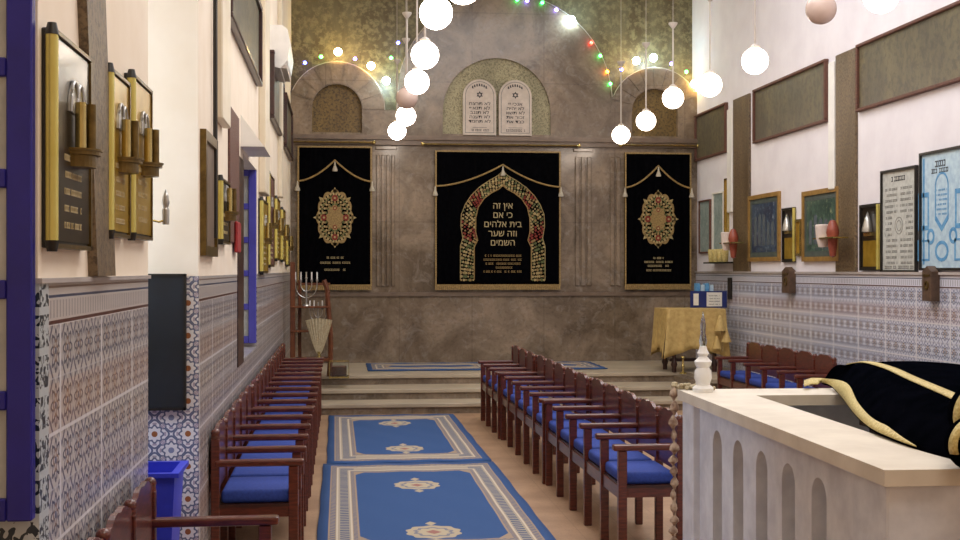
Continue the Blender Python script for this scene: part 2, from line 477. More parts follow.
# outer walls closing the niche, the near bay and the back of the room
w = MB(); w.box(-2.4, -2.2, YA1-.3, YN+.2, 0, 1.2); w.box(-2.4, -2.2, YA1-.3, YN+.2, 3.2, ZC)
w.box(-2.4, -2.2, YA1-.3, YA1+.1, 1.2, 3.2); w.box(-2.4, -2.2, YN-.1, YN+.2, 1.2, 3.2)
w.box(XA-1.4, XA-1.2, -2.2, YA1, 0, ZC)
struct(w, 'wall_left_outer', 'plaster')
struct(MB().box(-2.6, XR+.2, -2.4, -2.2, 0, ZC), 'wall_front', 'plaster')
win = MB(); win.box(-2.36, -2.33, YA1+.1, YN-.1, 1.2, 3.2)
o = struct(win, 'window_1', 'daypane')
g = MB(); g.box(-2.33, -2.28, YA1+.1, YN-.1, 1.2, 1.26); g.box(-2.33, -2.28, YA1+.1, YN-.1, 3.14, 3.2); g.box(-2.33, -2.28, YA1+.1, YN-.1, 2.17, 2.23)
g.box(-2.33, -2.28, YA1+.1, YA1+.16, 1.2, 3.2); g.box(-2.33, -2.28, YN-.16, YN-.1, 1.2, 3.2)
g.build('window_frame', 'blue_paint', o)
# back wall: mosaic wall, arched marble front before it
struct(MB().box(XL-.6, XR+.2, YB+.25, YB+.6, 0, ZC), 'wall_back', 'mosaic')
ZS = atY(480, 137, YB)[1]
def bx(u): return ratio(u)*YB
def bz(v, u=480): return EYE+(270-v)/F/dv(u)*YB
cxb = bx(505); Rb = (bx(612)-bx(398))/2; zb = bz(102, 505)
cl, cr = bx(337), bx(655); Rs = .66; zsl, zsr = bz(62, 337)-Rs, bz(68, 655)-Rs
outer = [(XL, .0), (XR, .0)]
outer += [(XR, ZS+.02)]
# right small arch, central arch, left small arch
outer += [(min(XR, cr+Rs), ZS+.02)] if cr+Rs < XR else []
ra = [p for p in arc(cr, zsr, Rs, 0, PI, 24) if p[0] < XR-.01 and p[0] > cxb+Rb+.02]
outer += ([(XR, ra[0][1])] if ra else [])+ra
outer += [(cxb+Rb, ra[-1][1])]
outer += arc(cxb, zb, Rb, 0, PI, 48)
la = [p for p in arc(cl, zsl, Rs, 0, PI, 24) if XL+.01 < p[0] < cxb-Rb-.02]
outer += [(cxb-Rb, la[0][1])]+la+[(XL, la[-1][1])]
# drop duplicate points
oo = []
for p in outer:
    if not oo or (abs(p[0]-oo[-1][0])+abs(p[1]-oo[-1][1])) > 1e-4: oo.append(p)
def niche(cx, top, hw, zbot):
    return [(cx-hw, zbot), (cx+hw, zbot)]+arc(cx, top-hw, hw, 0, PI, 20)
nl = niche(cl, bz(84, 337), (bx(361)-bx(311))/2, ZS+.04)
nr = niche(cr, bz(89, 655), (bx(678)-bx(632))/2, ZS+.04)
nc = niche(bx(497), bz(58, 497), (bx(551)-bx(443))/2, ZS+.04)
f_ = MB(); plate_y(f_, [oo, nl, nr, nc], YB, YB+.25)
struct(f_, 'wall_back_front', 'marble')
for i, (nn, mt) in enumerate(((nl, 'nichegold'), (nr, 'nichegold'), (nc, 'lunette'))):
    q = MB(); plate_y(q, [nn], YB+.10 if i < 2 else YB+.05, YB+.26); struct(q, 'trim_%d' % (8+i), mt)
# arch rings (raised stones)
for i, (cx, zz, nn, R) in enumerate(((cl, zsl, nl, Rs), (cr, zsr, nr, Rs))):
    hw = nn[1][0]-cx; q = MB(); top = nn[2][1]
    a0 = 0 if cx+R < XR else math.acos(min(1, (XR-.01-cx)/R))
    rin = hw+.01
    for k in range(9):
        s0 = a0+(PI-a0)*k/9+.012; s1 = a0+(PI-a0)*(k+1)/9-.012
        if cx+R*math.cos(s1) < XL: s1 = math.acos((XL+.01-cx)/R)
        if s1 <= s0: continue
        pin = [(cx+rin*math.cos(a), top+rin*math.sin(a)) for a in (s0, (s0+s1)/2, s1)]
        po = [(cx+(R-.01)*math.cos(a), zz+(R-.01)*math.sin(a)) for a in (s1, (s0+s1)/2, s0)]
        po = [(min(p[0], XR-.005), p[1]) for p in po]
        plate_y(q, [pin+po], YB-.02, YB+.01)
    struct(q, 'trim_%d' % (11+i), 'marble')
# cornice, course line, pilaster strips
q = MB(); q.box(XL, XR, YB-.10, YB, ZS-.06, ZS+.0); q.box(XL, XR, YB-.06, YB, ZS-.13, ZS-.06)
struct(q, 'trim_13', 'stonetrim')
q = MB(); q.box(XL, XR, YB-.035, YB, bz(296), bz(292)); struct(q, 'trim_14', 'stonetrim')
q = MB()
for u in (378, 383, 388, 393): q.box(bx(u)-.025, bx(u)+.025, YB-.03, YB, bz(286), bz(156), .008)
q.box(bx(375), bx(397), YB-.025, YB, bz(151), bz(147), .008)
for u in (577, 583, 589): q.box(bx(u)-.03, bx(u)+.03, YB-.03, YB, bz(286), bz(156), .008)
q.box(bx(573), bx(593), YB-.025, YB, bz(151), bz(147), .008)
for u in (612, 618): q.box(bx(u)-.03, bx(u)+.03, YB-.03, YB, bz(286), bz(156), .008)
struct(q, 'trim_15', 'marble')
# steps and platform
PZ = .36
rs = [(14.3, 0, .12), (14.78, .12, .24), (15.4, .24, .36)]
q = MB(); t_ = MB()
xr = 4.2
for i, (y, z0, z1) in enumerate(rs):
    xe = xr+.08*(i) ; ynext = rs[i+1][0]+.1 if i < 2 else YB
    q.box(XL+.42-.02*i, xe, y, YB, z0, z1-.045)
    t_.box(XL+.40-.02*i, xe+.0, y-.03, ynext, z1-.045, z1, .006)
q.box(xr, XR-.02, 14.3, YB, 0, PZ-.045); t_.box(xr+.16, XR-.02, 14.27, YB, PZ-.045, PZ)
q.box(XL, XL+.42, 14.6, YB, 0, PZ-.045); t_.box(XL, XL+.42, 14.6, YB, PZ-.045, PZ)
struct(q, 'trim_16', 'marble'); struct(t_, 'trim_17', 'tread')
# right wall pilasters, trunking, dark panels
def ry(u): return atX(u, 200, XR)[0]
def rz(u, v): return atX(u, v, XR)[1]
n = 18
for (u0, u1) in ((858, 838), (751, 735)):
    ya, yb = ry(u0), ry(u1)
    struct(MB().box(XR-.03, XR+.02, ya, yb, TZ, 3.85, .008), 'trim_%d' % n, 'cork'); n += 1
struct(MB().box(XR-.09, XR+.02, 7.2, 7.75, TZ, 3.85, .01), 'trim_%d' % n, 'cork'); n += 1
for i, (u0, u1, zt, zb_) in enumerate(((838, 832, 3.8, 2.48), (735, 730, 3.75, 2.4))):
    o = MB().box(XR-.045, XR, ry(u0)+.01, ry(u1), zb_, zt, .01).build('cable_trunking', 'white')
    tag(o, ['white vertical trunking beside the nearer brown pilaster on the right wall', 'white vertical trunking beside the far brown pilaster on the right wall'][i], 'trunking', 'white trunking')
def wall_panel(x, y0, y1, z0, z1, sgn, label):
    t = empty('wall_panel', (x, y0, z0), label, 'panel', 'dark framed panels high on the walls')
    a = MB(); H = z1-z0; L = y1-y0; b = .032
    for (p, q_, r, s) in ((0, L, 0, b), (0, L, H-b, H), (0, b, b, H-b), (L-b, L, b, H-b)):
        xs = sorted((0, sgn*.05)); a.box(xs[0], xs[1], p, q_, r, s, .006)
    a.build('frame', 'brickred' if sgn < 0 else 'darkwood', t)
    xs = sorted((0, sgn*.02)); MB().box(xs[0], xs[1], b, L-b, b, H-b).build('panel_face', 'panel', t)
wall_panel(XR, 9.3, ry(860)-.0, 3.2, 3.86, -1, 'largest greenish brown framed panel at the upper right edge of the photo')
wall_panel(XR, ry(830)+.03, ry(756), 3.2, 3.86, -1, 'greenish brown framed panel between the two brown pilasters')
wall_panel(XR, ry(729)+.03, YB-.02, 3.2, 3.86, -1, 'dark framed panel high in the far right corner by the marble wall')
wall_panel(XL, 7.5, 10.35, 3.15, 3.8, 1, 'glossy framed panel above the blue window on the left wall')
wall_panel(XL, 12.2, 14.5, 3.12, 3.78, 1, 'framed dark panel under the white air conditioner on the left wall')
wall_panel(XL, 15.1, 17.1, 3.12, 3.78, 1, 'furthest framed dark panel on the left wall beside the marble')
# left: slanting pilaster on the near pier
q = MB(); z1_ = 3.6
q.b.free(); q.b = bmesh.new()
vs = []
for (z, y0, y1) in ((TZ+.01, 4.10, 4.42), (z1_, 3.70, 4.02)):
    for y in (y0, y1):
        for x in (XA-.01, XA+.03): vs.append(q.b.verts.new((x, y, z)))
for fidx in ((0, 1, 3, 2), (4, 6, 7, 5), (0, 4, 5, 1), (2, 3, 7, 6), (1, 5, 7, 3), (0, 2, 6, 4)): q.b.faces.new([vs[i] for i in fidx])
struct(q, 'trim_21', 'cork')
# left trunkings
for i, (y0, y1, z0, z1, d, lab) in enumerate(((6.85, 7.35, 2.47, ZC, .05, 'cream boxed trunking running up the left wall left of the red-brown panel'),
        (10.6, 11.2, 2.3, 5.2, .06, 'cream boxed trunking on the left wall just past the blue window'),
        (13.8, 14.1, 2.45, 5.2, .05, 'cream boxed trunking furthest back on the left wall'))):
    o = MB().box(XL, XL+d, y0, y1, z0, z1, .008).build('cable_trunking', 'cream'); tag(o, lab, 'trunking', 'cream trunking')
o = MB().tube([(XL+.02, 6.75, TZ+.2), (XL+.02, 6.75, ZC)], .012).build('wall_cable', 'blackmetal'); tag(o, 'thin dark cable running up the left wall beside the first cream trunking', 'cable')

# ------------------------------------------------------------------ windows with open blue leaves
def casement(name, x0, x1, y, z0, z1, mat, npan, stile):
    o = MB().box(x0, x1, y-.003, y+.003, z0+.02, z1-.02).build(name, 'paleglass'); o['kind'] = 'structure'
    a = MB(); a.box(x0, x0+stile, y-.02, y+.02, z0, z1, .004); a.box(x1-stile, x1, y-.02, y+.02, z0, z1, .004)
    for k in range(npan+1):
        z = z0+(z1-z0-.05)*k/npan; a.box(x0+stile, x1-stile, y-.018, y+.018, z, z+.05 if k else z+.06, .004)
    a.build('window_frame', mat, o)
    return o
zt = 2.62
casement('window_2', -1.32, -.803, 3.40, EYE-250*3.4/F/dv(35), EYE-250*3.4/F/dv(35)+.30*6, 'blue_paint', 6, .066)
# recess jamb window
casement('window_3', XL-.42, XL-.004, wy1-.03, wz0+.03, wz1, 'blue_light', 5, .062)
struct(MB().box(XL-.49, XL-.46, wy0, wy1, wz0, wz1), 'window_4', 'paleglass')
a = MB(); a.box(XL-.0, XL+.006, 8.42, 8.92, 1.0, 2.42, .004); a.box(XL-.5, XL, wy0-.0, wy0+.03, wz0, wz1)
struct(a, 'trim_22', 'darkwood')
o = MB().box(XL, XL+.014, 7.72, 8.42, 1.82, 2.66, .006).build('textured_panel', 'brickred'); tag(o, 'red-brown textured panel hung on the left wall before the blue window', 'panel')
o = MB().box(XL+.014, XL+.035, 8.02, 8.3, 1.76, 1.96, .008).build('red_pouch', 'rednote'); tag(o, 'small red cloth pouch hanging below the red-brown panel', 'pouch')
a = MB(); plate_y(a, [[(XL, 2.72), (XL, 2.5), (XL+.16, 2.5)]], 8.7, 9.5)
tag(a.build('window_canopy', 'white'), 'small white sloping canopy above the blue window on the left wall', 'canopy')

# ------------------------------------------------------------------ things on the left niche face
t = empty('blackboard', (-1.2, YN-.04, .98), 'tall blue-black board on the rosette tiles above the blue bin', 'board')
bxr = atY(186, 300, YN-.03)[0]
z0b = atY(160, 409, YN)[1]
MB().box(-.55, bxr+1.2, .0, .03, 0, TZ+.01-.98, .004).build('board_face', 'board', t)
a = MB(); a.box(bxr+1.2-.012, bxr+1.2, -.006, .03, 0, TZ+.01-.98); a.box(-.55, bxr+1.2, -.006, .03, 0, .012); a.box(-.55, bxr+1.2, -.006, .03, TZ-.98, TZ+.012-.98)
a.build('frame', 'blackmetal', t)
# blue bin: open box tapering downwards
t = empty('blue_bin', (-.90, 5.82, 0), 'blue plastic open bin standing in front of the rosette tiles', 'bin')
a = MB(); n_ = 4
def ring(hx, hy, z): return [a.b.verts.new((sx*hx, s2*hy, z)) for sx, s2 in ((-1, -1), (1, -1), (1, 1), (-1, 1))]
R = [ring(.13, .12, 0), ring(.17, .17, .74), ring(.155, .155, .74), ring(.12, .11, .02)]
for A, B in zip(R, R[1:]):
    for i in range(4): a.b.faces.new((A[i], A[(i+1) % 4], B[(i+1) % 4], B[i]))
a.b.faces.new(R[0]); a.b.faces.new(R[3])
a.build('bin_body', 'bluebin', t)
a = MB(); plate = [rect(-.19, .19, -.19, .19), rect(-.155, .155, -.155, .155)]
a.prism(plate, lambda x, y, k: (x, y, .73+.02*k)); a.build('rim', 'bluebin', t)

# ------------------------------------------------------------------ memorial plaques
def plaque(x, y0, y1, z0, z1, sgn, label, face='plaqueface', group='memorial plaques with brass lamps on the left pier', shelf=True, gold_half=False):
    t = empty('memorial_plaque', (x, y0, z0), label, 'plaque', group)
    H, L = z1-z0, y1-y0
    def X(a, b): return sorted((sgn*a, sgn*b))
    MB().box(*X(0, .025), .0, L, 0, H, .003).build('back_board', 'blackmetal', t)
    MB().box(*X(.025, .03), .03, L-.02, .02, H-.02).build('plaque_face', face, t)
    a = MB(); r = .017
    a.cyl((sgn*.028, .0, .02), (sgn*.028, .0, H-.02), r, n=14); a.build('tube', 'goldtube', t, True)
    MB().cyl((sgn*.028, 0, H-.02), (sgn*.028, 0, H+.012), r*1.15, r*.7, 14).build('end_cap', 'blackmetal', t, True); MB().cyl((sgn*.028, 0, -.01), (sgn*.028, 0, .02), r*.8, r*1.15, 14).build('end_cap', 'blackmetal', t, True)
    a = MB(); a.box(*X(.022, .036), L-.018, L, 0, H); a.box(*X(.022, .036), 0, L, H-.012, H); a.box(*X(.022, .036), 0, L, 0, .012); a.build('rim', 'bronze', t)
    a = MB()
    for k in range(7):
        z = H*.42-k*.048
        if z < .04: break
        f = lambda p, q, kk: (sgn*(.03+.002*(1-kk)), p, q)
        marks(a, L*.28, L*.72, z, .018, f, int(H*1000)+k)
    a.build('inscription', 'lettergold', t)
    if shelf:
        a = MB(); zc = H*.46; yc = L*.56
        for (rr, zz, h) in ((.075, zc, .012), (.062, zc-.035, .035), (.08, zc+.012, .006)):
            pts = arc(yc, 0, rr, 0, PI, 14)
            a.prism([[(p, q) for p, q in pts]], lambda p, q, k, z=zz, hh=h: (sgn*(.028+q), p, z+hh*k))
        a.build('lamp_shelf', 'bronze', t)
        for k in (-1, 0, 1):
            a = MB(); a.cyl((sgn*(.075 if k == 0 else .055), yc+k*.045, zc+.018), (sgn*(.075 if k == 0 else .055), yc+k*.045, zc+.15), .016, .016, 10)
            a.build('candle_lamp', 'goldmetal' if k else 'bronze', t, True)
        a = MB()
        for dy in (-.04, .04):
            pts = arc(yc+dy, H*.66, .05, PI, 0, 12, .09); a.tube([(sgn*.036, p, q) for p, q in pts], .006)
        a.prism([arc(yc, H*.66, .11, 0, PI, 14, .10)], lambda p, q, k: (sgn*(.031+.004*(1-k)), p, q)); a.build('arch_ornament', 'silver', t)
    return t
plaque(XA, 3.47, 3.98, 1.71, 2.305, 1, 'large gold edged memorial plaque nearest the dark blue window frame')
plaque(XA, 4.31, 4.70, 1.765, 2.335, 1, 'gold edged memorial plaque just right of the brown stone pilaster', 'plaquegold')
plaque(XA, 4.76, 5.24, 1.77, 2.385, 1, 'gold edged memorial plaque at the edge of the near left pier', 'plaquegold')
t = empty('candle_bulb', (XA+.02, 5.30, 1.84), 'small silver candle bulb beside the third gold edged plaque', 'bulb')
MB().lathe([(.014, 0), (.016, .06), (.012, .07)], (.055, .03, .0), 12).build('holder', 'silver', t, True)
MB().lathe([(.010, .07), (.016, .09), (.012, .12), (0, .15)], (.055, .03, .0), 12).build('bulb', 'silver', t, True)
MB().tube([(-.01, 0, .02), (.03, .01, .01), (.055, .03, .02)], .005).build('bracket', 'goldmetal', t)
G2 = 'gold edged plaques along the far left wall'
t = empty('mirror', (XL, 6.2, 1.72), 'tall brown framed panel at the near end of the far left wall', 'picture')
a = MB(); plate_x(a, [rect(0, .6, 0, .62), rect(.05, .55, .05, .57)], 0, .03); a.build('frame', 'bronze', t)
MB().box(0, .015, .05, .55, .05, .57).build('picture_face', 'stonetrim', t)
plaque(XL, 6.95, 7.5, 1.80, 2.16, 1, 'gold edged plaque left of the red-brown panel on the far left wall', group=G2)
plaque(XL, 10.55, 11.4, 1.62, 2.25, 1, 'gold edged plaque first past the blue window on the left wall', 'plaquegold', G2)
plaque(XL, 11.6, 12.5, 1.68, 2.55, 1, 'wooden toned plaque second past the blue window on the left wall', 'brickred', G2)
plaque(XL, 12.9, 13.7, 1.75, 2.4, 1, 'gold edged plaque third past the blue window on the left wall', 'plaquegold', G2)
plaque(XL, 14.2, 15.0, 1.75, 2.35, 1, 'gold edged plaque fourth past the blue window on the left wall', 'plaquegold', G2)
plaque(XL, 15.6, 16.3, 1.7, 2.2, 1, 'gold edged plaque furthest along the left wall near the curtain', 'plaqueface', G2)

# air conditioner
t = empty('air_conditioner', (XL, 12.3, 3.64), 'white wall unit high on the left wall beside the mosaic', 'air conditioner')
a = MB(); prof = [(0, 0), (.10, -.02), (.17, .06), (.19, .2), (.17, .36), (.12, .40), (0, .40)]
a.prism([prof], lambda p, q, k: (p, k*1.0, q)); a.build('housing', 'white', t)
MB().box(.06, .16, .06, .94, -.012, .02).build('louvre', 'rod', t)

# ------------------------------------------------------------------ globe pendants
GR = .119
def pendant(x, y, z, label, lit=True, top=4.4):
    t = empty('pendant_lamp', (x, y, z), label, 'lamp', 'globe pendant lamps')
    MB().ball((0, 0, 0), GR, 28).build('globe', 'globe' if lit else 'offglass', t, True)
    MB().lathe([(.045, GR*.93), (.045, GR*1.1), (.03, GR*1.2), (.012, GR*1.3)], n=16).build('cap', 'rod', t, True)
    MB().cyl((0, 0, GR*1.2), (0, 0, top-z), .009, n=8).build('rod', 'rod', t, True)
    MB().lathe([(.012, top-z-.05), (.05, top-z), (.05, top-z+.015), (0, top-z+.02)], n=16).build('canopy', 'rod', t, True)
    MB().cyl((0, 0, top-z), (0, 0, ZC-z), .0025, n=6).build('wire', 'rod', t)
    return t
def row(X, u, v, Y=None):
    Y = Y or X/ratio(u); return (X, Y, EYE+(270-v)/F/dv(u)*Y)
for (u, v, lab, lit, Y) in ((397, 131, 'lit white globe lamp hanging furthest back in the left row', 1, 16.4), (406, 116, 'lit white globe lamp second from the back in the left row', 1, 14.9),
        (407, 98, 'unlit pinkish globe lamp between lit globes in the left row', 0, 13.4), (417, 82, 'lit white globe lamp just above the unlit pinkish one', 1, 12.0),
        (425, 55, 'lit white globe lamp third from the top edge in the left row', 1, 10.6), (436, 13, 'lit white globe lamp nearest whole one at the top of the left row', 1, 8.9),
        (463, -15, 'lit white globe lamp cut off by the top edge left of centre', 1, 7.6)):
    x, z = atY(u, v, Y); pendant(x, Y, z, lab, lit)
for (u, v, lab, lit) in ((621, 135, 'lit white globe lamp hanging furthest back in the right row', 1), (646, 121, 'lit white globe lamp second from the back in the right row', 1),
        (673, 98, 'lit white globe lamp hanging before the right niche edge', 1), (710, 85, 'lit white globe lamp where the mosaic meets the white wall', 1),
        (755, 61, 'lit white globe lamp against the white right wall', 1), (821, 9, 'unlit globe lamp at the top edge before the right wall', 0),
        (881, -4, 'large lit globe lamp cut off by the top right edge', 1)):
    x, y, z = row(3.7, u, v); pendant(x, y, z, lab, lit)

# ------------------------------------------------------------------ string lights along the arches
BC = {'blue': ((.25, .3, 1), 25), 'green': ((.15, 1, .35), 18), 'violet': ((.5, .4, 1), 22), 'red': ((1, .12, .05), 22), 'amber': ((1, .55, .05), 26), 'warm': ((1, .84, .52), 75), 'cool': ((.8, .95, 1), 100)}
for k, (c_, s_) in BC.items(): M['bulb_'+k] = emis('bulb_'+k, c_, s_)
def string_lights(pts, bulbs, label):
    t = empty('string_lights', (0, YB-.04, 0), label, 'string lights', 'coloured string lights on the marble arches')
    a = MB(); a.tube([(x, 0, z) for x, z in pts], .006); a.build('cable', 'rod', t)
    for (u, v, k) in bulbs:
        x, z = atY(u, v, YB-.04); r = .024 if k not in ('warm', 'cool') else .055
        a = MB(); a.ball((x, -.02, z), r, 12); a.build('bulb', 'bulb_'+k, t, True, label=k+' coloured bulb')
string_lights(la[::-1][:24], [(305, 63, 'blue'), (321, 57, 'green'), (338, 52, 'warm'), (355, 59, 'violet'), (371, 66, 'warm'), (386, 81, 'cool'), (391, 58, 'green'), (398, 43, 'blue')], 'string of coloured bulbs over the small left arch')
string_lights(arc(cxb, zb, Rb+.01, PI*.92, PI*.02, 40), [(517, 0, 'green'), (527, 1, 'violet'), (542, 3, 'green'), (556, 10, 'violet'), (571, 20, 'cool'), (591, 43, 'red'), (600, 56, 'green'), (607, 72, 'amber'), (610, 84, 'green')], 'string of coloured bulbs down the right side of the big central arch')
string_lights(ra[::-1], [(621, 70, 'blue'), (636, 61, 'warm'), (653, 58, 'cool'), (671, 64, 'violet'), (686, 72, 'green'), (694, 84, 'warm')], 'string of coloured bulbs over the small right arch')

# ------------------------------------------------------------------ curtains
HEB_BIG = ['אין זה', 'כי אם', 'בית אלהים', 'וזה שער', 'השמים']
def rev(s): return s[::-1]
def curtain(u0, u1, v0, v1, label, kind, swag_v, side_v):
    y = YB-.07
    x0, x1 = ratio(u0)*y, ratio(u1)*y; z1, z0 = EYE+(270-v0)/F*y, EYE+(270-v1)/F*y
    cx = (x0+x1)/2; w_, h = x1-x0, z1-z0
    t = empty('ark_curtain', (cx, y, z0), label, 'curtain', 'black velvet ark curtains')
    hw = w_/2
    P = [[(-hw+w_*i/40, .008*math.sin(i*1.1)+.004*math.sin(j*.7+i*.3), h*j/24) for i in range(41)] for j in range(25)]
    MB().grid(P).build('velvet', 'velvet', t, True, thick=.012)
    fr = -.018
    def F2(p, q, k, e=.004): return (p, fr-e*(1-k), q)
    b = .022
    a = MB(); a.prism([rect(-hw, hw, 0, h), rect(-hw+b, hw-b, b, h-b)], F2); a.build('gold_border', 'gold_thread', t)
    a = MB()
    nfr = 60 if kind == 'door' else 36
    for i in range(nfr): a.box(-hw+w_*i/nfr, -hw+w_*(i+.8)/nfr, fr-.008, fr+.004, -.055, .02)
    a.build('fringe', 'gold_thread', t)
    # swag cord: two arcs meeting in a point
    zp = EYE+(270-swag_v)/F*y-z0; zs = EYE+(270-side_v)/F*y-z0
    pts = []
    for i in range(31):
        s = -1+2*i/30; k = abs(s)
        pts.append((s*hw+(.064*(1-k) if kind == 'door' else 0), fr-.012, zs+(zp-zs)*((1-k)**1.75)))
    a = MB(); a.tube(pts, .013, 6); a.build('swag_cord', 'gold_thread', t, True)
    for (xx, zz) in ((.064 if kind == 'door' else 0, zp-.02), (-hw, zs), (hw, zs)):
        a = MB(); a.lathe([(.006, 0), (.012, -.03), (.012, -.05), (.038, -.12), (.034, -.135), (0, -.13)], (xx, fr-.02, zz), 10); a.build('tassel', 'thread_white', t, True)
    if kind == 'door':
        # embroidered horseshoe arch with flowers
        px = y/F; ox = 4.6*px
        def loop_(prof): 
            L = [(p*px, EYE+(270-v)*px-z0) for p, v in prof]
            return [(ox-p, q) for p, q in L]+[(ox+p, q) for p, q in L[::-1][1:]]
        out_ = loop_([(43, 280), (43, 246), (40.5, 238), (42.5, 226), (42, 214), (38, 204), (32, 195), (24, 187), (14, 180), (5, 175), (0, 170)])
        inn = loop_([(29, 280), (29, 247), (25.5, 240), (27.5, 232), (27.5, 218), (25, 207), (19, 198), (11, 192), (4, 188.5), (0, 185)])
        for nm, loop, mt in (('arch_outline', out_, 'thread_cream'), ('arch_outline', inn, 'gold_thread')):
            a = MB(); a.tube([(p, fr-.008, q) for p, q in loop], .008 if mt == 'gold_thread' else .005, 5); a.build(nm, mt, t)
        r = random.Random(3)
        flow = {'thread_cream': MB(), 'thread_red': MB(), 'thread_green': MB(), 'gold_thread': MB()}
        def resample(loop, n):
            L = [Vector((p, q, 0)) for p, q in loop]; d = [0]
            for A, B in zip(L, L[1:]): d.append(d[-1]+(B-A).length)
            res = []
            for i in range(n):
                s = d[-1]*i/(n-1); k = max(j for j in range(len(d)) if d[j] <= s+1e-9); k = min(k, len(L)-2)
                res.append(L[k].lerp(L[k+1], (s-d[k])/(d[k+1]-d[k])))
            return res
        A_, B_ = resample(out_, 70), resample(inn, 70)
        for i in range(70):
            fi = min(i, 69-i)/69
            for j in range(6):
                f = (j+.5)/6+r.uniform(-.06, .06); p = A_[i].lerp(B_[i], min(.93, max(.07, f)))
                grp = not (abs(fi-.20) < .035 or abs(fi-.36) < .03)
                key = r.choice(['thread_cream', 'gold_thread', 'thread_cream', 'thread_green'] if grp else ['thread_red', 'thread_red', 'gold_thread'])
                rr = r.uniform(.012, .024); n = 5; a0 = r.random()*6
                poly = [(p.x+rr*math.cos(a0+2*PI*q/n), p.y+rr*math.sin(a0+2*PI*q/n)) for q in range(n)]
                flow[key].prism([poly], F2)
        for k, a in flow.items(): a.build('embroidered_flowers', k, t)
        a = MB()
        for i, s in enumerate(HEB_BIG):
            zz = EYE+(270-(208.2+9.3*i))/F*y-z0
            add_text(a, rev(s), .128, lambda X, Y, Z, zz=zz: (ox+X*.96, fr-.006+Z, zz+Y), extr=.004)
        a.build('lettering', 'lettergold', t)
        a = MB()
        for i, wd in enumerate((.25, .27, .24, .12, .27)):
            marks(a, ox-wd, ox+wd, EYE+(270-(256.5+4*i))/F*y-z0, .026, F2, 20+i)
        a.build('dedication_text', 'gold_thread', t)
    else:
        zc = EYE+(270-218)/F*y-z0
        rx, rz_ = .245, .375
        def med(k1, k2, amp=.10, n=96, lob=12):
            L = []
            for i in range(n):
                a_ = 2*PI*i/n; e = 1+amp*abs(math.cos(a_*lob/2))-amp/2
                e *= 1+.12*abs(math.sin(2*a_))*0
                L.append((k1*rx*math.cos(a_)*e, zc+k2*rz_*math.sin(a_)*e))
            return L
        a = MB(); a.prism([med(1, 1), med(.90, .90, .05)], F2); a.prism([med(.80, .82), med(.70, .74)], F2)
        a.prism([med(.46, .49, .3, 48, 8)], F2); a.build('medallion', 'gold_thread', t)
        flow = {'thread_cream': MB(), 'thread_red': MB(), 'thread_green': MB(), 'gold_thread': MB()}
        r = random.Random(9)
        for ringk, n, kk in ((.88, 34, 'thread_cream'), (.66, 24, 'thread_cream'), (.50, 18, 'thread_green'), (.26, 9, 'gold_thread'), (.78, 30, 'thread_green'), (.58, 20, 'gold_thread')):
            for i in range(n):
                a_ = 2*PI*(i+.5*(n % 2))/n; p = (ringk*rx*math.cos(a_), zc+ringk*rz_*math.sin(a_)); rr = .017
                flow[kk].prism([[(p[0]+rr*math.cos(2*PI*q/6), p[1]+rr*math.sin(2*PI*q/6)) for q in range(6)]], lambda a1, b1, k: F2(a1, b1, k, .006))
        for (px, pz) in ((0, .27), (0, -.27), (-.15, 0), (.15, 0), (0, .13), (0, -.13)):
            rr = .045 if abs(pz) != .13 else .03
            flow['thread_red'].prism([[(px+rr*.9*math.cos(2*PI*q/10), zc+pz+rr*math.sin(2*PI*q/10)) for q in range(10)]], lambda a1, b1, k: F2(a1, b1, k, .008))
            flow['thread_cream'].prism([[(px+.016*math.cos(2*PI*q/8), zc+pz+.016*math.sin(2*PI*q/8)) for q in range(8)]], lambda a1, b1, k: F2(a1, b1, k, .011))
        # pointed tips of the medallion
        for a_ in (PI/2, -PI/2, 0, PI, .75, PI-.75, -.75, PI+.75):
            c0 = (rx*.93*math.cos(a_), zc+rz_*.93*math.sin(a_)); dx, dz = math.cos(a_), math.sin(a_); L = .07
            flow['thread_cream'].prism([[(c0[0]-dz*.035, c0[1]+dx*.035), (c0[0]+dx*L, c0[1]+dz*L), (c0[0]+dz*.035, c0[1]-dx*.035)]], F2)
        for k, a in flow.items(): a.build('embroidery', k, t)
        a = MB()
        rows = ((257.5, .11), (262.5, .20), (269.5, .14)) if kind == 'left' else ((257.5, .07), (261.5, .20), (265.5, .15), (270, .19))
        for i, (vv, wd) in enumerate(rows): marks(a, -wd, wd, EYE+(270-vv-1.2)/F*y-z0, .026, F2, 50+i)
        a.build('dedication_text', 'lettergold', t)
    return t
curtain(297.5, 372, 147, 286, 'black velvet ark curtain with gold medallion, left of the central one', 'left', 161, 182)
curtain(435, 560.5, 150, 286, 'wide black velvet curtain with embroidered arch and Hebrew lettering in the centre', 'door', 164, 186)
curtain(624.5, 691, 150, 286, 'narrow black velvet ark curtain with gold medallion, right of the central one', 'right', 163.5, 186)
for (u0, u1, v, lab) in ((288, 374, 141.5, 'brass curtain rod above the left ark curtain'), (423, 579, 144, 'brass curtain rod above the wide central curtain'), (621, 698, 145, 'brass curtain rod above the right ark curtain')):
    y = YB-.115; x0, z = atY(u0, v, y); x1, _ = atY(u1, v, y)
    t = empty('curtain_rod', (x0, y, z), lab, 'curtain rod', 'brass curtain rods')
    MB().cyl((0, 0, 0), (x1-x0, 0, 0), .014, n=10).build('rod', 'bronze', t, True)
    for xx in (0, x1-x0): MB().ball((xx, 0, 0), .028, 12).build('finial', 'goldmetal', t, True)

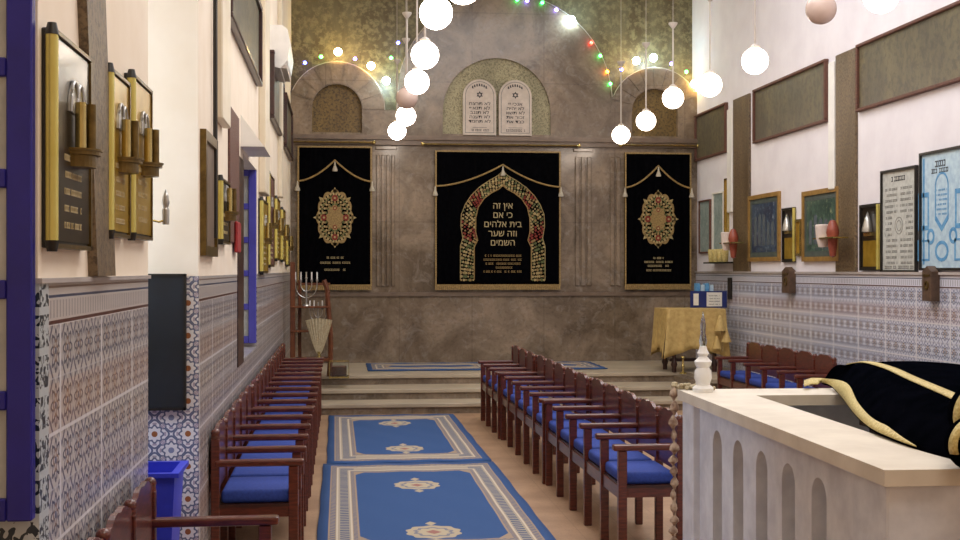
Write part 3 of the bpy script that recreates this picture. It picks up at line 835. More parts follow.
# tablets of the law
t = empty('law_tablets', (bx(497), YB, ZS+.0), 'pair of white stone tablets with Hebrew lines before the central lunette', 'tablets')
for s, lines in ((1, ['אנכי יי', 'לא יהיה', 'לא תשא', 'זכור את', 'כבד את']), (-1, ['לא תרצח', 'לא תנאף', 'לא תגנב', 'לא תענה', 'לא תחמד'])):
    hw = .232; cx = s*.252; top = bz(80)-ZS
    a = MB(); a.prism([[(cx-hw, .02), (cx+hw, .02)]+arc(cx, top-hw, hw, 0, PI, 20)], lambda p, q, k: (p, -.06+.08*k, q)); o = a.build('tablet', 'tabletstone', t)
    a = MB(); h2 = hw-.028
    a.prism([[(cx-h2, .05), (cx+h2, .05)]+arc(cx, top-hw, h2, 0, PI, 20), [(cx-h2+.008, .058), (cx+h2-.008, .058)]+arc(cx, top-hw, h2-.008, 0, PI, 20)], lambda p, q, k: (p, -.063+.004*k, q)); a.build('border_line', 'printgrey', o)
    a = MB(); zst = top-.215
    for k in (0, 1):
        tri = [(cx+.05*math.sin(2*PI*i/3+PI*k), zst+.05*math.cos(2*PI*i/3+PI*k)) for i in range(3)]
        tin = [(cx+.032*math.sin(2*PI*i/3+PI*k), zst+.032*math.cos(2*PI*i/3+PI*k)) for i in range(3)]
        a.prism([tri, tin], lambda p, q, kk, k=k: (p, -.064-.001*k+.004*kk, q))
    for k in range(-3, 4):
        an = PI/2-k*.22; r_ = .155; px, pz = cx+r_*math.cos(an), top-hw+r_*math.sin(an)-.0
        a.prism([[(px-.012, pz-.018), (px+.012, pz-.018), (px+.012, pz-.010), (px+.005, pz-.010), (px+.005, pz+.016), (px-.012, pz+.016)]], lambda p, q, kk: (p, -.063+.004*kk, q))
    a.build('star_emblem', 'ink', o)
    a = MB()
    for i, L in enumerate(lines):
        zz = top-.36-.062*i
        add_text(a, rev(L), .062, lambda X, Y, Z, zz=zz: (cx+X*1.3, -.062+Z, zz+Y), extr=.003)
    a.prism([rect(cx-.1, cx+.1, .125, .129)], lambda p, q, kk: (p, -.063+.004*kk, q))
    marks(a, cx-.13, cx+.13, .075, .03, lambda p, q, kk: (p, -.063+.004*kk, q), 77+s)
    a.build('lettering', 'ink', o)

# ------------------------------------------------------------------ benches
SP = .512
def bench(n, label, group, loc, face=1, name='row_bench', D=.41):
    """seats run along +y, backs at x=0, seats face +x (face=1) or -x"""
    t = empty(name, loc, label, 'bench', group)
    f = face
    def X(a, b): return sorted((f*a, f*b))
    L = n*SP
    for k in range(n+1):
        y = k*SP; y = min(max(y, .031), L-.031); q = .022
        MB().box(*X(D-.05, D), y-q, y+q, 0, .625, .004).build('leg', 'wood', t)
        MB().box(*X(.0, .045), y-q, y+q, 0, .77, .004).build('leg', 'wood', t)
        MB().box(*X(.02, D+.03), y-.03, y+.03, .625, .66, .01, 2).build('armrest', 'wood', t)
        a = MB(); a.cyl((f*.022, y, .77), (f*.022, y, .79), .024, .022, 12); a.ball((f*.022, y, .80), .025, 12); a.build('finial', 'wood', t, True)
        MB().box(*X(.045, D-.05), y-.014, y+.014, .36, .42).build('side_rail', 'wood', t)
    MB().box(*X(D-.045, D-.01), 0.01, L-.01, .345, .42, .004).build('front_rail', 'wood', t)
    MB().box(*X(.01, .04), 0.01, L-.01, .345, .42, .004).build('back_rail', 'wood', t)
    MB().box(*X(.03, D-.02), 0.01, L-.01, .415, .43).build('seat_board', 'darkwood', t)
    for k in range(n):
        y0 = k*SP+.03; y1 = (k+1)*SP-.03; yc = (y0+y1)/2; hw = (y1-y0)/2
        MB().box(*X(.05, D-.02), y0, y1, .43, .50, .022, 3).build('seat_cushion', 'cushion', t, True)
        top = [(yc+hw*math.cos(PI*i/16)*(.98), .765+.06*math.sin(PI*i/16)+.012*abs(math.sin(4*PI*i/16))) for i in range(17)]
        loop = [(y0-.01, .50), (y1+.01, .50), (y1+.01, .745)]+top+[(y0-.01, .745)]
        a = MB(); a.prism([loop], lambda p, q, kk: (f*(.012+.022*kk), p, q)); a.build('backrest', 'wood', t)
    return t
GL, GM, GRR = 'benches along the left wall', 'benches in the middle row', 'benches along the right wall'
bl = bench(5, 'wooden bench with blue cushions by the left wall, nearest one right of the rosette tiles', GL, (XL+.012, 6.58, 0), D=.45)
dup(bl, (XL+.02, 9.14, 0), 'wooden bench with blue cushions under the blue window, middle one of the left row', group=GL)
dup(bl, (XL+.02, 11.70, 0), 'wooden bench with blue cushions furthest along the left wall before the wooden rack', group=GL)
bench(5, 'wooden bench at the bottom left corner of the photo', GL, (-.775, 2.56, 0), D=.50)
bm_ = bench(5, 'wooden bench with blue cushions nearest in the middle row beside the bead garland', GM, (1.95, 6.91, 0), -1, D=.385)
dup(bm_, (1.935, 9.48, 0), 'wooden bench with blue cushions between the nearest and furthest of the middle row', group=GM)
bench(3, 'short wooden bench with blue cushions at the far end of the middle row', GM, (1.915, 12.06, 0), -1, D=.385)
dup(bm_, (4.68, 11.35, 0), 'wooden bench with blue cushions along the right wall seen above the parapet', group=GRR)
dup(bm_, (4.68, 8.0, 0), 'wooden bench mostly hidden behind the black velvet cover', group=GRR)

# ------------------------------------------------------------------ rugs
def rug(x0, x1, y0, y1, z, meds, label, rz=0):
    wd, ln = x1-x0, y1-y0
    a = MB(); nx, ny = 16, 30
    P = [[(-wd/2+wd*i/nx+.003*math.sin(j*.6), -ln/2+ln*j/ny, .010+.003*math.sin(i*1.3+j*.9)) for i in range(nx+1)] for j in range(ny+1)]
    a.grid(P); o = a.build('rug', rug_mat(wd, ln, meds), smooth=True, thick=.012)
    o.location = ((x0+x1)/2, (y0+y1)/2, z); o.rotation_euler = (0, 0, rz)
    return tag(o, label, 'rug', 'blue rugs')
rug(-.12, 1.285, 10.62, 14.12, 0, (-.95, .95), 'blue bordered runner rug at the foot of the steps', .004)
rug(-.14, 1.30, 7.06, 10.58, 0.001, (-1.06, .65), 'blue bordered runner rug nearest the camera', .0)
rug(.35, 2.05, 15.9, 17.1, PZ, (), 'blue rug on the marble platform left of the middle benches')
rug(2.6, 3.45, 15.9, 17.1, PZ, (), 'smaller blue rug on the platform right of the middle benches')

# ------------------------------------------------------------------ parapet (reading platform enclosure)
BX0, BY0, BY1, BZ = 1.622, 3.58, 6.12, 1.05
t = empty('stone_parapet', (BX0, BY0, 0), 'grey-white concrete parapet with arched openings in the right foreground', 'parapet', rz=-.025)
LW = .33; LXR = 3.6
a = MB()
outer_ = [(0, 0), (LXR, 0), (LXR, BY1-BY0), (0, BY1-BY0)]; inner_ = [(LW-.03, LW-.03), (LXR-LW, LW-.03), (LXR-LW, BY1-BY0-LW), (LW-.03, BY1-BY0-LW)]
a.prism([outer_, inner_], lambda p, q, k: (p, q, BZ-.05+.05*k)); bmesh.ops.bevel(a.b, geom=[e for e in a.b.edges if e.calc_face_angle(0) > .5], offset=.006, segments=2, profile=.5, affect='EDGES')
a.build('ledge', 'concrete_top', t)
a = MB(); LY = BY1-BY0
holes = []
for k in range(5):
    yc = 4.28-BY0+.3275*k
    holes.append([(yc-.075, .22), (yc+.075, .22)]+arc(yc, .91-.075, .075, 0, PI, 14))
a.prism([rect(.30, LY-.22, 0, BZ-.05)]+holes, lambda p, q, k: (.055+.16*k, p, q)); a.build('arched_side_panel', 'concrete', t)
a = MB(); a.box(.02, LW-.05, .03, .30, 0, BZ-.05, .006); a.build('post', 'concrete', t)
a = MB(); a.box(.02, LW-.05, LY-.22, LY-.02, 0, BZ-.05, .006); a.build('post', 'concrete', t)
a = MB(); a.box(LW-.05, LXR-.03, .06, .24, 0, BZ-.05); a.build('front_panel', 'concrete', t)
a = MB(); a.box(LW-.05, LXR-.03, LY-.24, LY-.06, 0, BZ-.05); a.build('rear_panel', 'concrete', t)
a = MB(); a.box(.2, LXR, .2, LY-.2, 0, .22); a.build('raised_floor', 'tread', t)

# finial on the post
fx, fy = ratio(703)*5.98, 5.98
t = empty('turned_finial', (fx, fy, BZ), 'white turned finial with a clear glass spire on the parapet corner', 'finial')
MB().lathe([(.05, 0), (.052, .02), (.034, .035), (.036, .05), (.044, .07), (.040, .105), (.030, .12), (.040, .135), (.043, .15), (.028, .165), (.020, .175), (.030, .19), (.022, .205), (.016, .225), (.0, .228)], n=24).build('turned_base', 'white', t, True)
MB().lathe([(.016, .225), (.020, .25), (.012, .29), (.014, .33), (.006, .37), (0, .40)], n=16).build('spire', 'glass', t, True)
# bead garland
t = empty('bead_garland', (BX0+.05, BY1+.02, BZ), 'brown and cream tassel bead garland hanging down the parapet corner', 'garland')
a = MB(); r = random.Random(5)
z = .01; i = 0
while z > -1.0:
    rr = r.uniform(.014, .025); h = r.uniform(.05, .075)
    a.lathe([(.005, 0), (rr, -h*.35), (rr*1.1, -h*.6), (rr*.5, -h*.8), (.005, -h)], (.0+.004*math.sin(i*2.1), .0, z), 8); z -= h; i += 1
a.tube([(0, 0, .01), (0, 0, -1.0)], .004); a.build('hanging_strand', 'beads', t, True)
a = MB(); P = []
for k in range(26):
    s = k/25; P.append((.0+.15*s+.01*math.sin(k*1.9), .01-.10*s+.03*math.sin(k*.8), .015+.01*math.sin(k*1.2)))
a.tube(P, .006)
for p in P: a.ball(p, .013, 8, (1, 1, .8))
for p in P[::2]: a.ball((p[0]+.02, p[1]-.03, .012), .011, 8)
a.build('top_strand', 'lace', t, True)

# ------------------------------------------------------------------ velvet covered reading table
def lp(a, b, s): return tuple(x+(y-x)*s for x, y in zip(a, b))
def p3(u, v, z):
    k = (z-EYE)/((270-v)/F/dv(u)); return (ratio(u)*k, k, z)
# key lines far -> near
low = [p3(822, 384, 1.064), p3(832, 387.5, 1.064), p3(843, 399, 1.062), p3(855, 415, 1.06), p3(870, 429, 1.06), p3(892, 440, 1.055), p3(925, 452, 1.05), p3(966, 463, 1.05)]
top = [p3(846, 366, 1.19), p3(862, 364, 1.205), p3(884, 370, 1.205), p3(905, 380, 1.20), p3(925, 389, 1.195), p3(945, 398, 1.19), p3(975, 413, 1.18)]
rt = [(p[0]+.6, p[1]+.3, p[2]-.035+.042*i/6) for i, p in enumerate(top)]
rt2 = [(p[0]+.95, p[1]+.35, .95) for p in top]
def rs_(L, n):
    V = [Vector(p) for p in L]; out = []
    for i in range(n):
        s = i/(n-1)*(len(V)-1); k = min(int(s), len(V)-2); f = s-k
        p0 = V[max(k-1, 0)]; p1 = V[k]; p2 = V[k+1]; p4 = V[min(k+2, len(V)-1)]
        out.append(.5*((2*p1)+(-p0+p2)*f+(2*p0-5*p1+4*p2-p4)*f*f+(-p0+3*p1-3*p2+p4)*f**3))
    return out
N = 36
LWl, TP, R1, R2 = rs_(low, N), rs_(top, N), rs_(rt, N), rs_(rt2, N)
t = empty('velvet_table_cover', (2.3, 5.0, .9), 'black velvet cover with wide gold braid over the table inside the parapet', 'cloth')
t_inv = Vector(t.location)
rows = []
for i in range(N):
    row_ = []
    for j in range(13):
        s = j/12; p = LWl[i].lerp(TP[i], s); p.z += .035*math.sin(PI*s)*(1 if 0 < s < 1 else 0)+.006*math.sin(i*.9+s*3)*math.sin(PI*s); row_.append(p-t_inv)
    for j in range(1, 9):
        s = j/8; p = TP[i].lerp(R1[i], s); p.z += .012*math.sin(PI*s); row_.append(p-t_inv)
    for j in range(1, 5): row_.append(R1[i].lerp(R2[i], j/4)-t_inv)
    rows.append(row_)
MB().grid(rows).build('velvet', 'velvet_blue', t, True, thick=.006)
def ribbon(line, nxt, w_, nm):
    P = []
    for i in range(len(line)):
        d = (nxt[i]-line[i]).normalized()
        P.append([line[i]+Vector((0, 0, .008))-t_inv, line[i]+d*w_*.5+Vector((0, 0, .012))-t_inv, line[i]+d*w_+Vector((0, 0, .010))-t_inv])
    MB().grid(P).build(nm, 'trimcloth', t, True, thick=.004)
ribbon(TP, R1, .07, 'gold_braid'); 
low_off = [p+Vector((-.006, 0, .004)) for p in LWl]
P = []
for i in range(N):
    s0, s1 = 0, .045/max(.07, (TP[i]-LWl[i]).length)
    def sp(s):
        p = LWl[i].lerp(TP[i], s); p.z += .035*math.sin(PI*s)+.010; p.x -= .006; return p-t_inv
    if i < 30: s1 *= min(1, max(.04, (29.5-i)/6)); P.append([sp(0), sp(s1*.5), sp(s1)])
for (u, v) in ((818, 383.5), (811, 383.5), (804, 386)):
    P.insert(0, [Vector(p3(u, v+d*3, 1.064-.003*d))-t_inv+Vector((0, 0, .012)) for d in (1, 0, -1)])
MB().grid(P).build('gold_braid', 'trimcloth', t, True, thick=.004)
# near end: a rolled fold of velvet with braid along its edges
def velvet_fold(c_, r_):
    fc = Vector(c_)-t_inv
    MB().ball((0, 0, 0), r_, 28, (1.15, 1.0, .85)).build('velvet_fold', 'velvet_blue', t, True).location = fc
    P = []
    for i in range(17):
        a_ = PI*1.08+(PI*.48-PI*1.08)*i/16; rr = r_*1.04
        P.append([fc+Vector((1.15*rr*math.cos(la)*math.cos(a_), -rr*math.sin(la), .85*rr*math.cos(la)*math.sin(a_))) for la in (.12, .26, .40)])
    MB().grid(P).build('curled_braid', 'trimcloth', t, True, thick=.004)
velvet_fold(p3(1005, 415, 1.2), .15)
velvet_fold(p3(990, 444, 1.13), .115)
t = empty('reading_table', (2.75, 4.9, .22), 'wooden reading table under the black velvet cover', 'table')
MB().box(-.25, .55, -.6, .9, .68, .72).build('tabletop', 'darkwood', t)
for sx in (-.2, .5):
    for sy in (-.5, .8): MB().box(sx-.03, sx+.03, sy-.03, sy+.03, 0, .68).build('leg', 'darkwood', t)

# ------------------------------------------------------------------ table with gold cloth on the platform
ty = 15.3
x0, _ = atY(668, 300, ty); x1 = atY(724, 300, ty)[0]; ztb = atY(690, 309.5, ty)[1]
t = empty('side_table', ((x0+x1)/2, ty+.3, PZ), 'dark wooden table under the gold cloth on the platform', 'table')
hw = (x1-x0)/2-.04
MB().box(-hw, hw, -.28, .28, ztb-PZ-.05, ztb-PZ-.01).build('tabletop', 'darkwood', t)
for sx in (-hw+.06, hw-.06):
    for s2 in (-.22, .22):
        MB().lathe([(.03, 0), (.03, .06), (.045, .1), (.03, .14), (.025, .3), (.04, .34), (.04, ztb-PZ-.05)], (sx, s2, 0), 10).build('leg', 'darkwood', t, True)
MB().box(-hw+.06, hw-.06, -.02, .02, .12, .16).build('stretcher', 'darkwood', t)
# cloth
a = MB(); hw += .05; hd = .33; P = []; zt_ = ztb-.0
nper = 72
per = []
for i in range(nper+1):
    s = i/nper*4; k = int(s) % 4; f = s-int(s)
    c_ = [(-hw, -hd), (hw, -hd), (hw, hd), (-hw, hd)]; p, q = c_[k], c_[(k+1) % 4]; per.append((p[0]+(q[0]-p[0])*f, p[1]+(q[1]-p[1])*f))
rowsP = []
for j in range(10):
    rr = []
    for i, (px, py) in enumerate(per):
        if j <= 1:
            k = (j+.0)/1*1.0 if j else .0; rr.append((px*k, py*k, 0)) if j else rr.append((0, 0, .001))
        else:
            d = (j-1)/8; corner = max(0, 1-min(abs(abs(px)-hw)+abs(abs(py)-hd), .3)/.3); drop = .50+.12*corner
            fl = 1+.10*d*math.sin(i*1.35)*.5+.05*d+.12*d*corner
            rr.append((px*fl if abs(px*fl)+(x0+x1)/2*0 < hw+.16 else px, py*(1+.16*d*(math.sin(i*1.35+1)*.5+.3)), -d*drop*1.0))
    rowsP.append(rr)
a.grid(rowsP)
o = a.build('gold_tablecloth', 'goldcloth', smooth=True, thick=.005); o.location = ((x0+x1)/2, ty+.3, ztb+.004)
for v_ in o.data.vertices: v_.co.x = min(v_.co.x, XR-.04-o.location.x)
tag(o, 'gold cloth draped over the table at the right of the platform', 'tablecloth')
# gathered gold cloth at the table's right
gx, gz = atY(722, 350, 15.16)
t = empty('gathered_cloth', (gx, 15.15, gz), 'gathered gold cloth bundle tied at the right end of the table', 'cloth')
for (dx, dz, s) in ((-.03, .24, 1), (.05, .10, .9), (-.07, .02, .8)):
    MB().lathe([(0, .2*s), (.015, .19*s), (.05*s, .08*s), (.075*s, 0), (.06*s, .005), (0, .02)], (dx, 0, dz), 9).build('fold', 'goldcloth', t, True)
MB().cyl((0, 0, -.02), (0, 0, .28), .012).build('cord', 'gold_thread', t)
# blue notice board with papers
bx0, bz1 = atY(690.5, 291.5, 15.8); bx1 = atY(727, 291, 15.8)[0]
t = empty('notice_board', (bx0, 15.8, ztb+.006), 'dark blue board with two white papers standing on the gold cloth', 'board')
bw = min(bx1, XR-.06)-bx0; bh = bz1-ztb
MB().box(0, bw, 0, .02, 0, bh, .003).build('board', 'bluepanel', t)
MB().box(bw*.44, bw*.86, -.004, .0, bh*.08, bh*.92).build('paper', 'paper', t)
MB().box(bw*.08, bw*.22, -.004, .0, bh*.15, bh*.85).build('paper', 'paper', t)
a = MB()
for k in range(4): marks(a, bw*.50, bw*.8, bh*(.18+.17*k), .012, lambda p, q, kk: (p, -.006+.002*kk, q), k)
a.build('print', 'ink', t)
t = empty('document_bundle', (atY(697, 290, 15.8)[0], 15.83, ztb+.006), 'stack of blue and white sheets standing behind the blue board', 'papers')
for k in range(4): MB().box(.06*k, .06*k+.05, 0, .1, 0, bh+.10-.02*(k % 2)).build('sheet', 'poster_blue' if k % 2 else 'printblue', t)
# brass candlestick below
cx_, cz_ = atY(683, 362, 15.1)
t = empty('brass_candlestick', (cx_, 15.1, PZ), 'brass candlestick standing on the platform before the gold cloth', 'candlestick')
MB().lathe([(.045, 0), (.045, .015), (.015, .03), (.012, .08), (.022, .1), (.012, .12), (.012, .19), (.025, .2), (.02, .22), (0, .22)], n=14).build('stem', 'goldmetal', t, True)
# small black switch on tiles
y_, z_ = atX(731, 290, XR-.02)
tag(MB().box(XR-.05, XR-.02, y_-.06, y_+.06, z_-.12, z_+.16, .005).build('wall_intercom', 'blackmetal'), 'small black vertical box on the tiles right of the blue board', 'box')

# ------------------------------------------------------------------ wooden rack with candelabrum at far left
t = empty('wooden_rack', (-.60, 15.2, PZ), 'orange-brown wooden rack with curved posts in the far left corner', 'rack')
ux = lambda u, Y=15.2: ratio(u)*Y
zz_ = lambda v, Y=15.2: EYE+(270-v)/F*Y
H = zz_(280)-PZ
MB().box(.0, .06, 0, .06, 0, zz_(262)-PZ, .006).build('post', 'orangewood', t)
MB().box(ux(299)+.6-.02, ux(299)+.6+.02, 0.25, .29, 0, H, .006).build('post', 'orangewood', t)
a = MB(); P = [(ux(329)+.6+.02*math.sin(k*.5), .02, 0+(H)*k/10) for k in range(11)]; P[-1] = (ux(324)+.6, .02, H); a.tube(P, .03, 8); a.build('post', 'orangewood', t, True)
MB().box(0, ux(330)+.6, .29, .31, zz_(283)-PZ-.03, zz_(283)-PZ, .004).build('rail', 'orangewood', t)
for v in (306, 330): 
    z = zz_(v)-PZ; MB().box(0, ux(330)+.6, -.02, .28, z-.02, z, .004).build('shelf', 'orangewood', t)
MB().box(0, ux(332)+.6, 0, .30, .18, .22, .004).build('shelf', 'orangewood', t)
def candelabrum(u, v_base, v_top, hw, label, nar):
    z0 = zz_(v_base, 15.15); z1 = zz_(v_top, 15.15); h = z1-z0
    t = empty('candelabrum', (ux(u, 15.15), 15.28, z0), label, 'candelabrum', 'candelabra on the rack')
    MB().lathe([(.05, 0), (.045, .015), (.012, .03), (.010, h*.8), (.018, h*.82), (.010, h*.84), (.009, h), (0, h)], n=12).build('stem', 'silver', t, True)
    for k in range(1, nar+1):
        r_ = hw*k/nar
        for s in (-1, 1):
            pts = [(s*r_*math.sin(a_*PI/2/8), 0, h*.62-r_*1.2*math.cos(a_*PI/2/8)) for a_ in range(9)]+[(s*r_, 0, h*.75)]
            a = MB(); a.tube(pts, .006); a.cyl((s*r_, 0, h*.72), (s*r_, 0, h*.78), .013, .015, 8); a.build('arm', 'silver', t, True)
            MB().cyl((s*r_, 0, h*.78), (s*r_, 0, h*.78+.09), .009, .008, 8).build('candle', 'white', t, True)
candelabrum(306, 306, 272, .13, 'silver branched candelabrum with white candles on the upper rack shelf', 2)
candelabrum(318, 329, 302, .10, 'small silver candelabrum on the lower part of the rack', 2)
# pleated cream cone
t = empty('pleated_fan', (ux(319, 15.05), 15.02, zz_(354, 15.05)), 'cream pleated cloth fan standing in front of the wooden rack', 'cloth fan')
a = MB(); P = []
for j in range(9):
    s = j/8; r_ = .015+.15*s**.8; P.append([(r_*math.sin(-1.3+2.6*i/20), -.04*s*math.cos(-1.3+2.6*i/20)+.012*(i % 2)*s, .44*s*(1-.06*abs(i-10)/10)) for i in range(21)])
a.grid(P); a.build('pleats', 'lace', t, thick=.004)
MB().lathe([(.05, -.05), (.05, -.035), (.02, -.02), (.018, .04), (0, .04)], n=12).build('foot', 'goldmetal', t, True)
# glass case with brass edges on the platform
gx0 = ux(329, 15.0); 
t = empty('display_case', (gx0, 14.95, PZ), 'small brass-edged glass case at the left edge of the platform', 'case')
w_, h_, d_ = .24, .20, .22
MB().box(0, w_, 0, d_, .0, .02).build('base', 'goldmetal', t)
a = MB(); e = .008
for x in (0, w_-e):
    for y in (0, d_-e): a.box(x, x+e, y, y+e, .02, h_)
for x in (0, w_-e): a.box(x, x+e, e, d_-e, h_-e, h_)
for y in (0, d_-e): a.box(e, w_-e, y, y+e, h_-e, h_)
a.build('edges', 'goldmetal', t)
a = MB(); a.box(e, w_-e, .003, .006, .02, h_-e); a.box(.003, .006, e, d_-e, .02, h_-e); a.box(w_-.006, w_-.003, e, d_-e, .02, h_-e); a.build('glass_panes', 'glass', t)
MB().box(.03, w_-.03, .04, d_-.03, .021, .14, .01).build('case_contents', 'orangewood', t)

# ------------------------------------------------------------------ right wall pictures
def wall_frame(u0, u1, vt, vb, fr, face, label, fmat='gilt', group='framed pictures on the right wall', mat=None, dep=.03, name='picture_frame', extra=None, cat='picture'):
    """u0 = far (left) edge, u1 = near (right) edge, vt/vb rows at the near edge"""
    X = XR-.002; ya, yb = atX(u1, 200, X)[0], atX(u0, 200, X)[0]
    z1 = atX(u1, vt, X)[1]; z0 = atX(u1, vb, X)[1]; L, H = yb-ya, z1-z0
    t = empty(name, (X, ya, z0), label, cat, group)
    a = MB(); plate_x(a, [rect(0, L, 0, H), rect(fr, L-fr, fr, H-fr)], -dep, 0); a.build('frame', fmat, t)
    if mat:
        m_ = .06; a = MB(); plate_x(a, [rect(fr, L-fr, fr, H-fr), rect(fr+m_, L-fr-m_, fr+m_, H-fr-m_)], -.014, 0); a.build('mount', mat, t)
        MB().box(-.012, 0, fr+m_, L-fr-m_, fr+m_, H-fr-m_).build('picture_face', face, t)
    else: MB().box(-.012, 0, fr, L-fr, fr, H-fr).build('picture_face', face, t)
    if extra: extra(t, L, H)
    return t
def fX(e): return lambda p, q, k: (-.012-e*(1-k), p, q)
def fig_print(t, L, H):
    a = MB(); r = random.Random(int(L*1e4))
    for k in range(5):
        y = L*(.22+.56*k/4); w1 = L*.045; h1 = r.uniform(.5, .66); a.prism([[(y-w1, H*.24), (y+w1, H*.24), (y+w1, H*h1)]+arc(y, H*h1, w1, 0, PI, 8)[1:]], fX(.002))
    marks(a, L*.25, L*.75, H*.16, .025, fX(.002), 3); a.build('print', 'printdark', t)
wall_frame(750, 781, 191, 261, .05, 'pic_blue', 'gold framed dark blue print right of the far brown pilaster', extra=fig_print, mat='teal_mat')
wall_frame(804, 841, 186, 261, .05, 'pic_green', 'gold framed green print tucked behind the nearer brown pilaster', extra=fig_print, mat='teal_mat')
wall_frame(700.5, 711.5, 199, 253, .02, 'pic_teal', 'narrow reddish framed pale print nearest the marble wall', 'brickred')
wall_frame(714, 725, 191, 252, .02, 'pic_teal', 'narrow pale green print second from the marble wall', 'paper')
wall_frame(726, 729.3, 178, 236, .02, 'plaquegold', 'slim gold board against the far brown pilaster', 'goldmetal')
def lampdeco(t, L, H):
    a = MB(); a.box(-.04, -.012, L*.3, L*.7, H*.52, H*.57)
    a.build('lamp_shelf', 'goldmetal', t)
    a = MB(); a.lathe([(.0, .2), (.03, .12), (.055, .03), (.055, 0), (0, 0)], (-.035, L*.5, H*.58), 12); a.build('lamp_shade', 'silver', t, True)
    MB().box(-.016, -.012, L*.15, L*.85, H*.06, H*.45).build('name_plate', 'plaquegold', t)
    a = MB(); a.cyl((-.025, .0, .01), (-.025, 0, H-.01), .018, n=10); a.build('tube', 'thread_cream' if H > .7 else 'goldtube', t, True)
wall_frame(784, 796, 207, 262, .03, 'plaqueface', 'slim black memorial plaque with lamp between the two gold framed prints', 'blackmetal', extra=lampdeco, name='memorial_plaque', cat='plaque')
wall_frame(797.5, 803, 219, 256, .03, 'plaquegold', 'small gold plaque beside the green print', 'goldmetal', name='memorial_plaque', cat='plaque')
wall_frame(862, 880.5, 203, 270.5, .03, 'plaqueface', 'black memorial plaque with pale lamp right of the nearer brown pilaster', 'blackmetal', extra=lampdeco, name='memorial_plaque', cat='plaque')
def doc(t, L, H):
    a = MB()
    marks(a, L*.3, L*.7, H*.88, .045, fX(.002), 1); a.build('title', 'ink', t)
    a = MB()
    for k in range(14):
        for (s0, s1) in ((.12, .45), (.55, .88)):
            if 4 < k < 9: s0, s1 = (.12, .30) if s0 < .3 else (.70, .88)
            marks(a, L*s0, L*s1, H*(.08+.055*k), .022, fX(.002), k*3+int(s0*10))
    for r_ in (.05, .08): a.prism([arc(L*.5, H*.45, r_, 0, 2*PI, 20)[:-1], arc(L*.5, H*.45, r_-.006, 0, 2*PI, 20)[:-1]], fX(.002))
    marks(a, L*.1, L*.9, H*.035, .028, fX(.002), 99)
    a.build('print', 'printgrey', t)
wall_frame(883, 918.5, 165, 272.5, .022, 'poster_white', 'tall black framed white printed sheet left of the blue poster', 'blackmetal', extra=doc, name='framed_document')
def bluedoc(t, L, H):
    a = MB(); marks(a, L*.48, L*.72, H*.86, .055, fX(.002), 1); marks(a, L*.42, L*.78, H*.81, .04, fX(.002), 2); a.build('title', 'ink', t)
    a = MB(); f = fX(.002)
    def ringp(p, s=.86):
        cx = sum(q[0] for q in p)/len(p); cz = sum(q[1] for q in p)/len(p)
        a.prism([p, [(cx+(x-cx)*s, cz+(z-cz)*s) for x, z in p]], f)
    c = L*.58
    ringp([(c-.12, H*.42), (c, H*.32), (c+.12, H*.42), (c+.12, H*.70)]+arc(c, H*.70, .12, .2, PI-.2, 8)+[(c-.12, H*.70)])
    for s in (-.33, .33):
        ringp([(c+s-.10, H*.34), (c+s+.10, H*.34), (c+s+.10, H*.66), (c+s-.10, H*.66)], .75)
        a.prism([arc(c+s*.60, H*.285, .07, 0, 2*PI, 16)[:-1], arc(c+s*.60, H*.285, .04, 0, 2*PI, 16)[:-1]], f)
        ringp([(c+s-.11, H*.08), (c+s+.11, H*.08), (c+s+.11, H*.26), (c+s-.11, H*.26)], .8)
    a.prism([arc(c, H*.16, .12, 0, 2*PI, 16, .09)[:-1], arc(c, H*.16, .09, 0, 2*PI, 16, .06)[:-1]], f)
    for y in (L*.05, L*.92): a.prism([rect(y, y+.03, H*.05, H*.95)], f)
    for k in range(6): marks(a, c-.09, c+.09, H*(.46+.04*k), .015, f, k)
    a.build('print', 'printblue', t)
wall_frame(922, 975, 143, 270.5, .022, 'poster_blue', 'large pale blue poster with arched column drawings at the right edge', 'blackmetal', extra=bluedoc, name='framed_document')

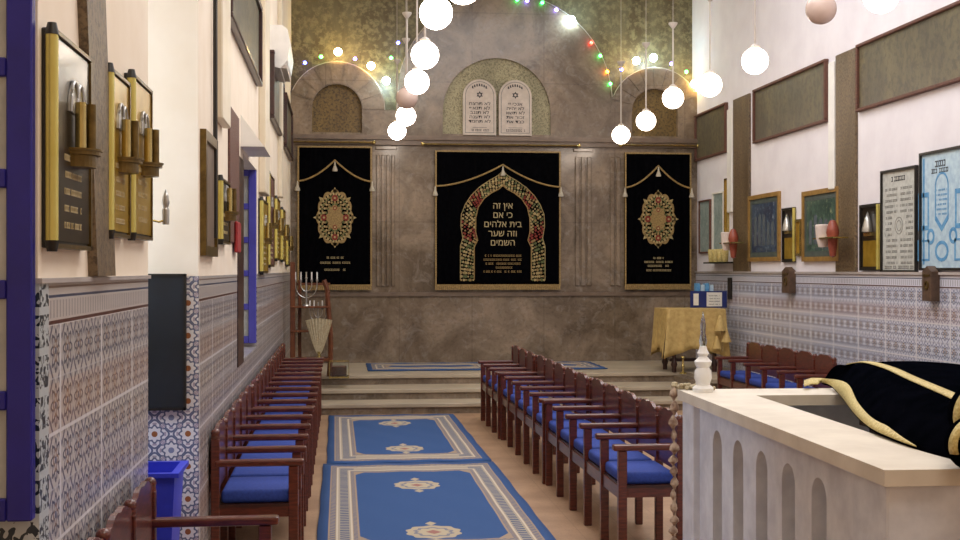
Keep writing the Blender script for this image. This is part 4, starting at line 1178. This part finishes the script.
# small brown boxes under the pictures
def brown_box(u, v0, v1, label, w2):
    X = XR-.022; y, z1 = atX(u, v0, X); z0 = atX(u, v1, X)[1]; h = z1-z0
    t = empty('collection_box', (X, y, z0), label, 'box', 'brown boxes on the right tiles')
    a = MB(); a.prism([[(-w2, 0), (w2, 0), (w2, h*.84), (0, h), (-w2, h*.84)]], lambda p, q, k: (-.075*k, p, q)); a.build('box_body', 'brownbox', t)
    a = MB(); a.prism([arc(0, h*.45, w2*.45, 0, 2*PI, 16)[:-1], arc(0, h*.45, w2*.25, 0, 2*PI, 16)[:-1]], lambda p, q, k: (-.075-.008*k, p, q)); a.box(-.082, -.073, -w2*.6, w2*.6, h*.70, h*.76); a.build('face_plate', 'bronze', t)
brown_box(792, 267, 293, 'brown wooden box with peaked top under the blue print', .12)
brown_box(935, 266, 301, 'larger brown box with round grille under the blue poster', .085)
# wall lamps on glass shelves
def wall_lamp(u, v, label, pil):
    X = XR-.10; y, z = atX(u, v, X)
    t = empty('wall_lamp', (X, y, z), label, 'wall lamp', 'red and white lamps on the right wall')
    MB().box(-.16, .0, -.26, .26, -.008, .006).build('shelf', 'goldmetal', t)
    MB().lathe([(.0, -.20), (.03, -.18), (.045, -.08), (.05, .0), (.065, .05), (.055, .11), (.03, .17), (0, .18)], (-.08, -.06, 0), 14).build('red_shade', 'redglass', t, True)
    MB().lathe([(.045, -.09), (.07, 0), (.08, .13), (.07, .14), (0, .14)], (-.10, .14, 0), 14).build('white_shade', 'pinkshade', t, True)
wall_lamp(838, 238, 'red and white lamps on a brass shelf across the nearer brown pilaster', 0)
wall_lamp(738, 243, 'red and white lamps on a shelf across the far brown pilaster', 0)
X = XR-.12; y, z = atX(716, 262, X)
t = empty('candle_shelf', (XR, y, z), 'small iron shelf with yellow candle glasses near the marble wall', 'shelf')
MB().box(-.16, 0, -.45, .45, -.02, 0).build('shelf_board', 'blackmetal', t)
for k in range(4):
    tt = MB().lathe([(.035, 0), (.04, .02), (.05, .16), (.045, .17), (0, .16)], (XR-.09, y-.3+.2*k, z+.001), 12).build('candle_glass', 'trimcloth', smooth=True)
    tag(tt, 'yellowish candle glass on the small iron shelf near the marble wall', 'candle glass', 'candle glasses')
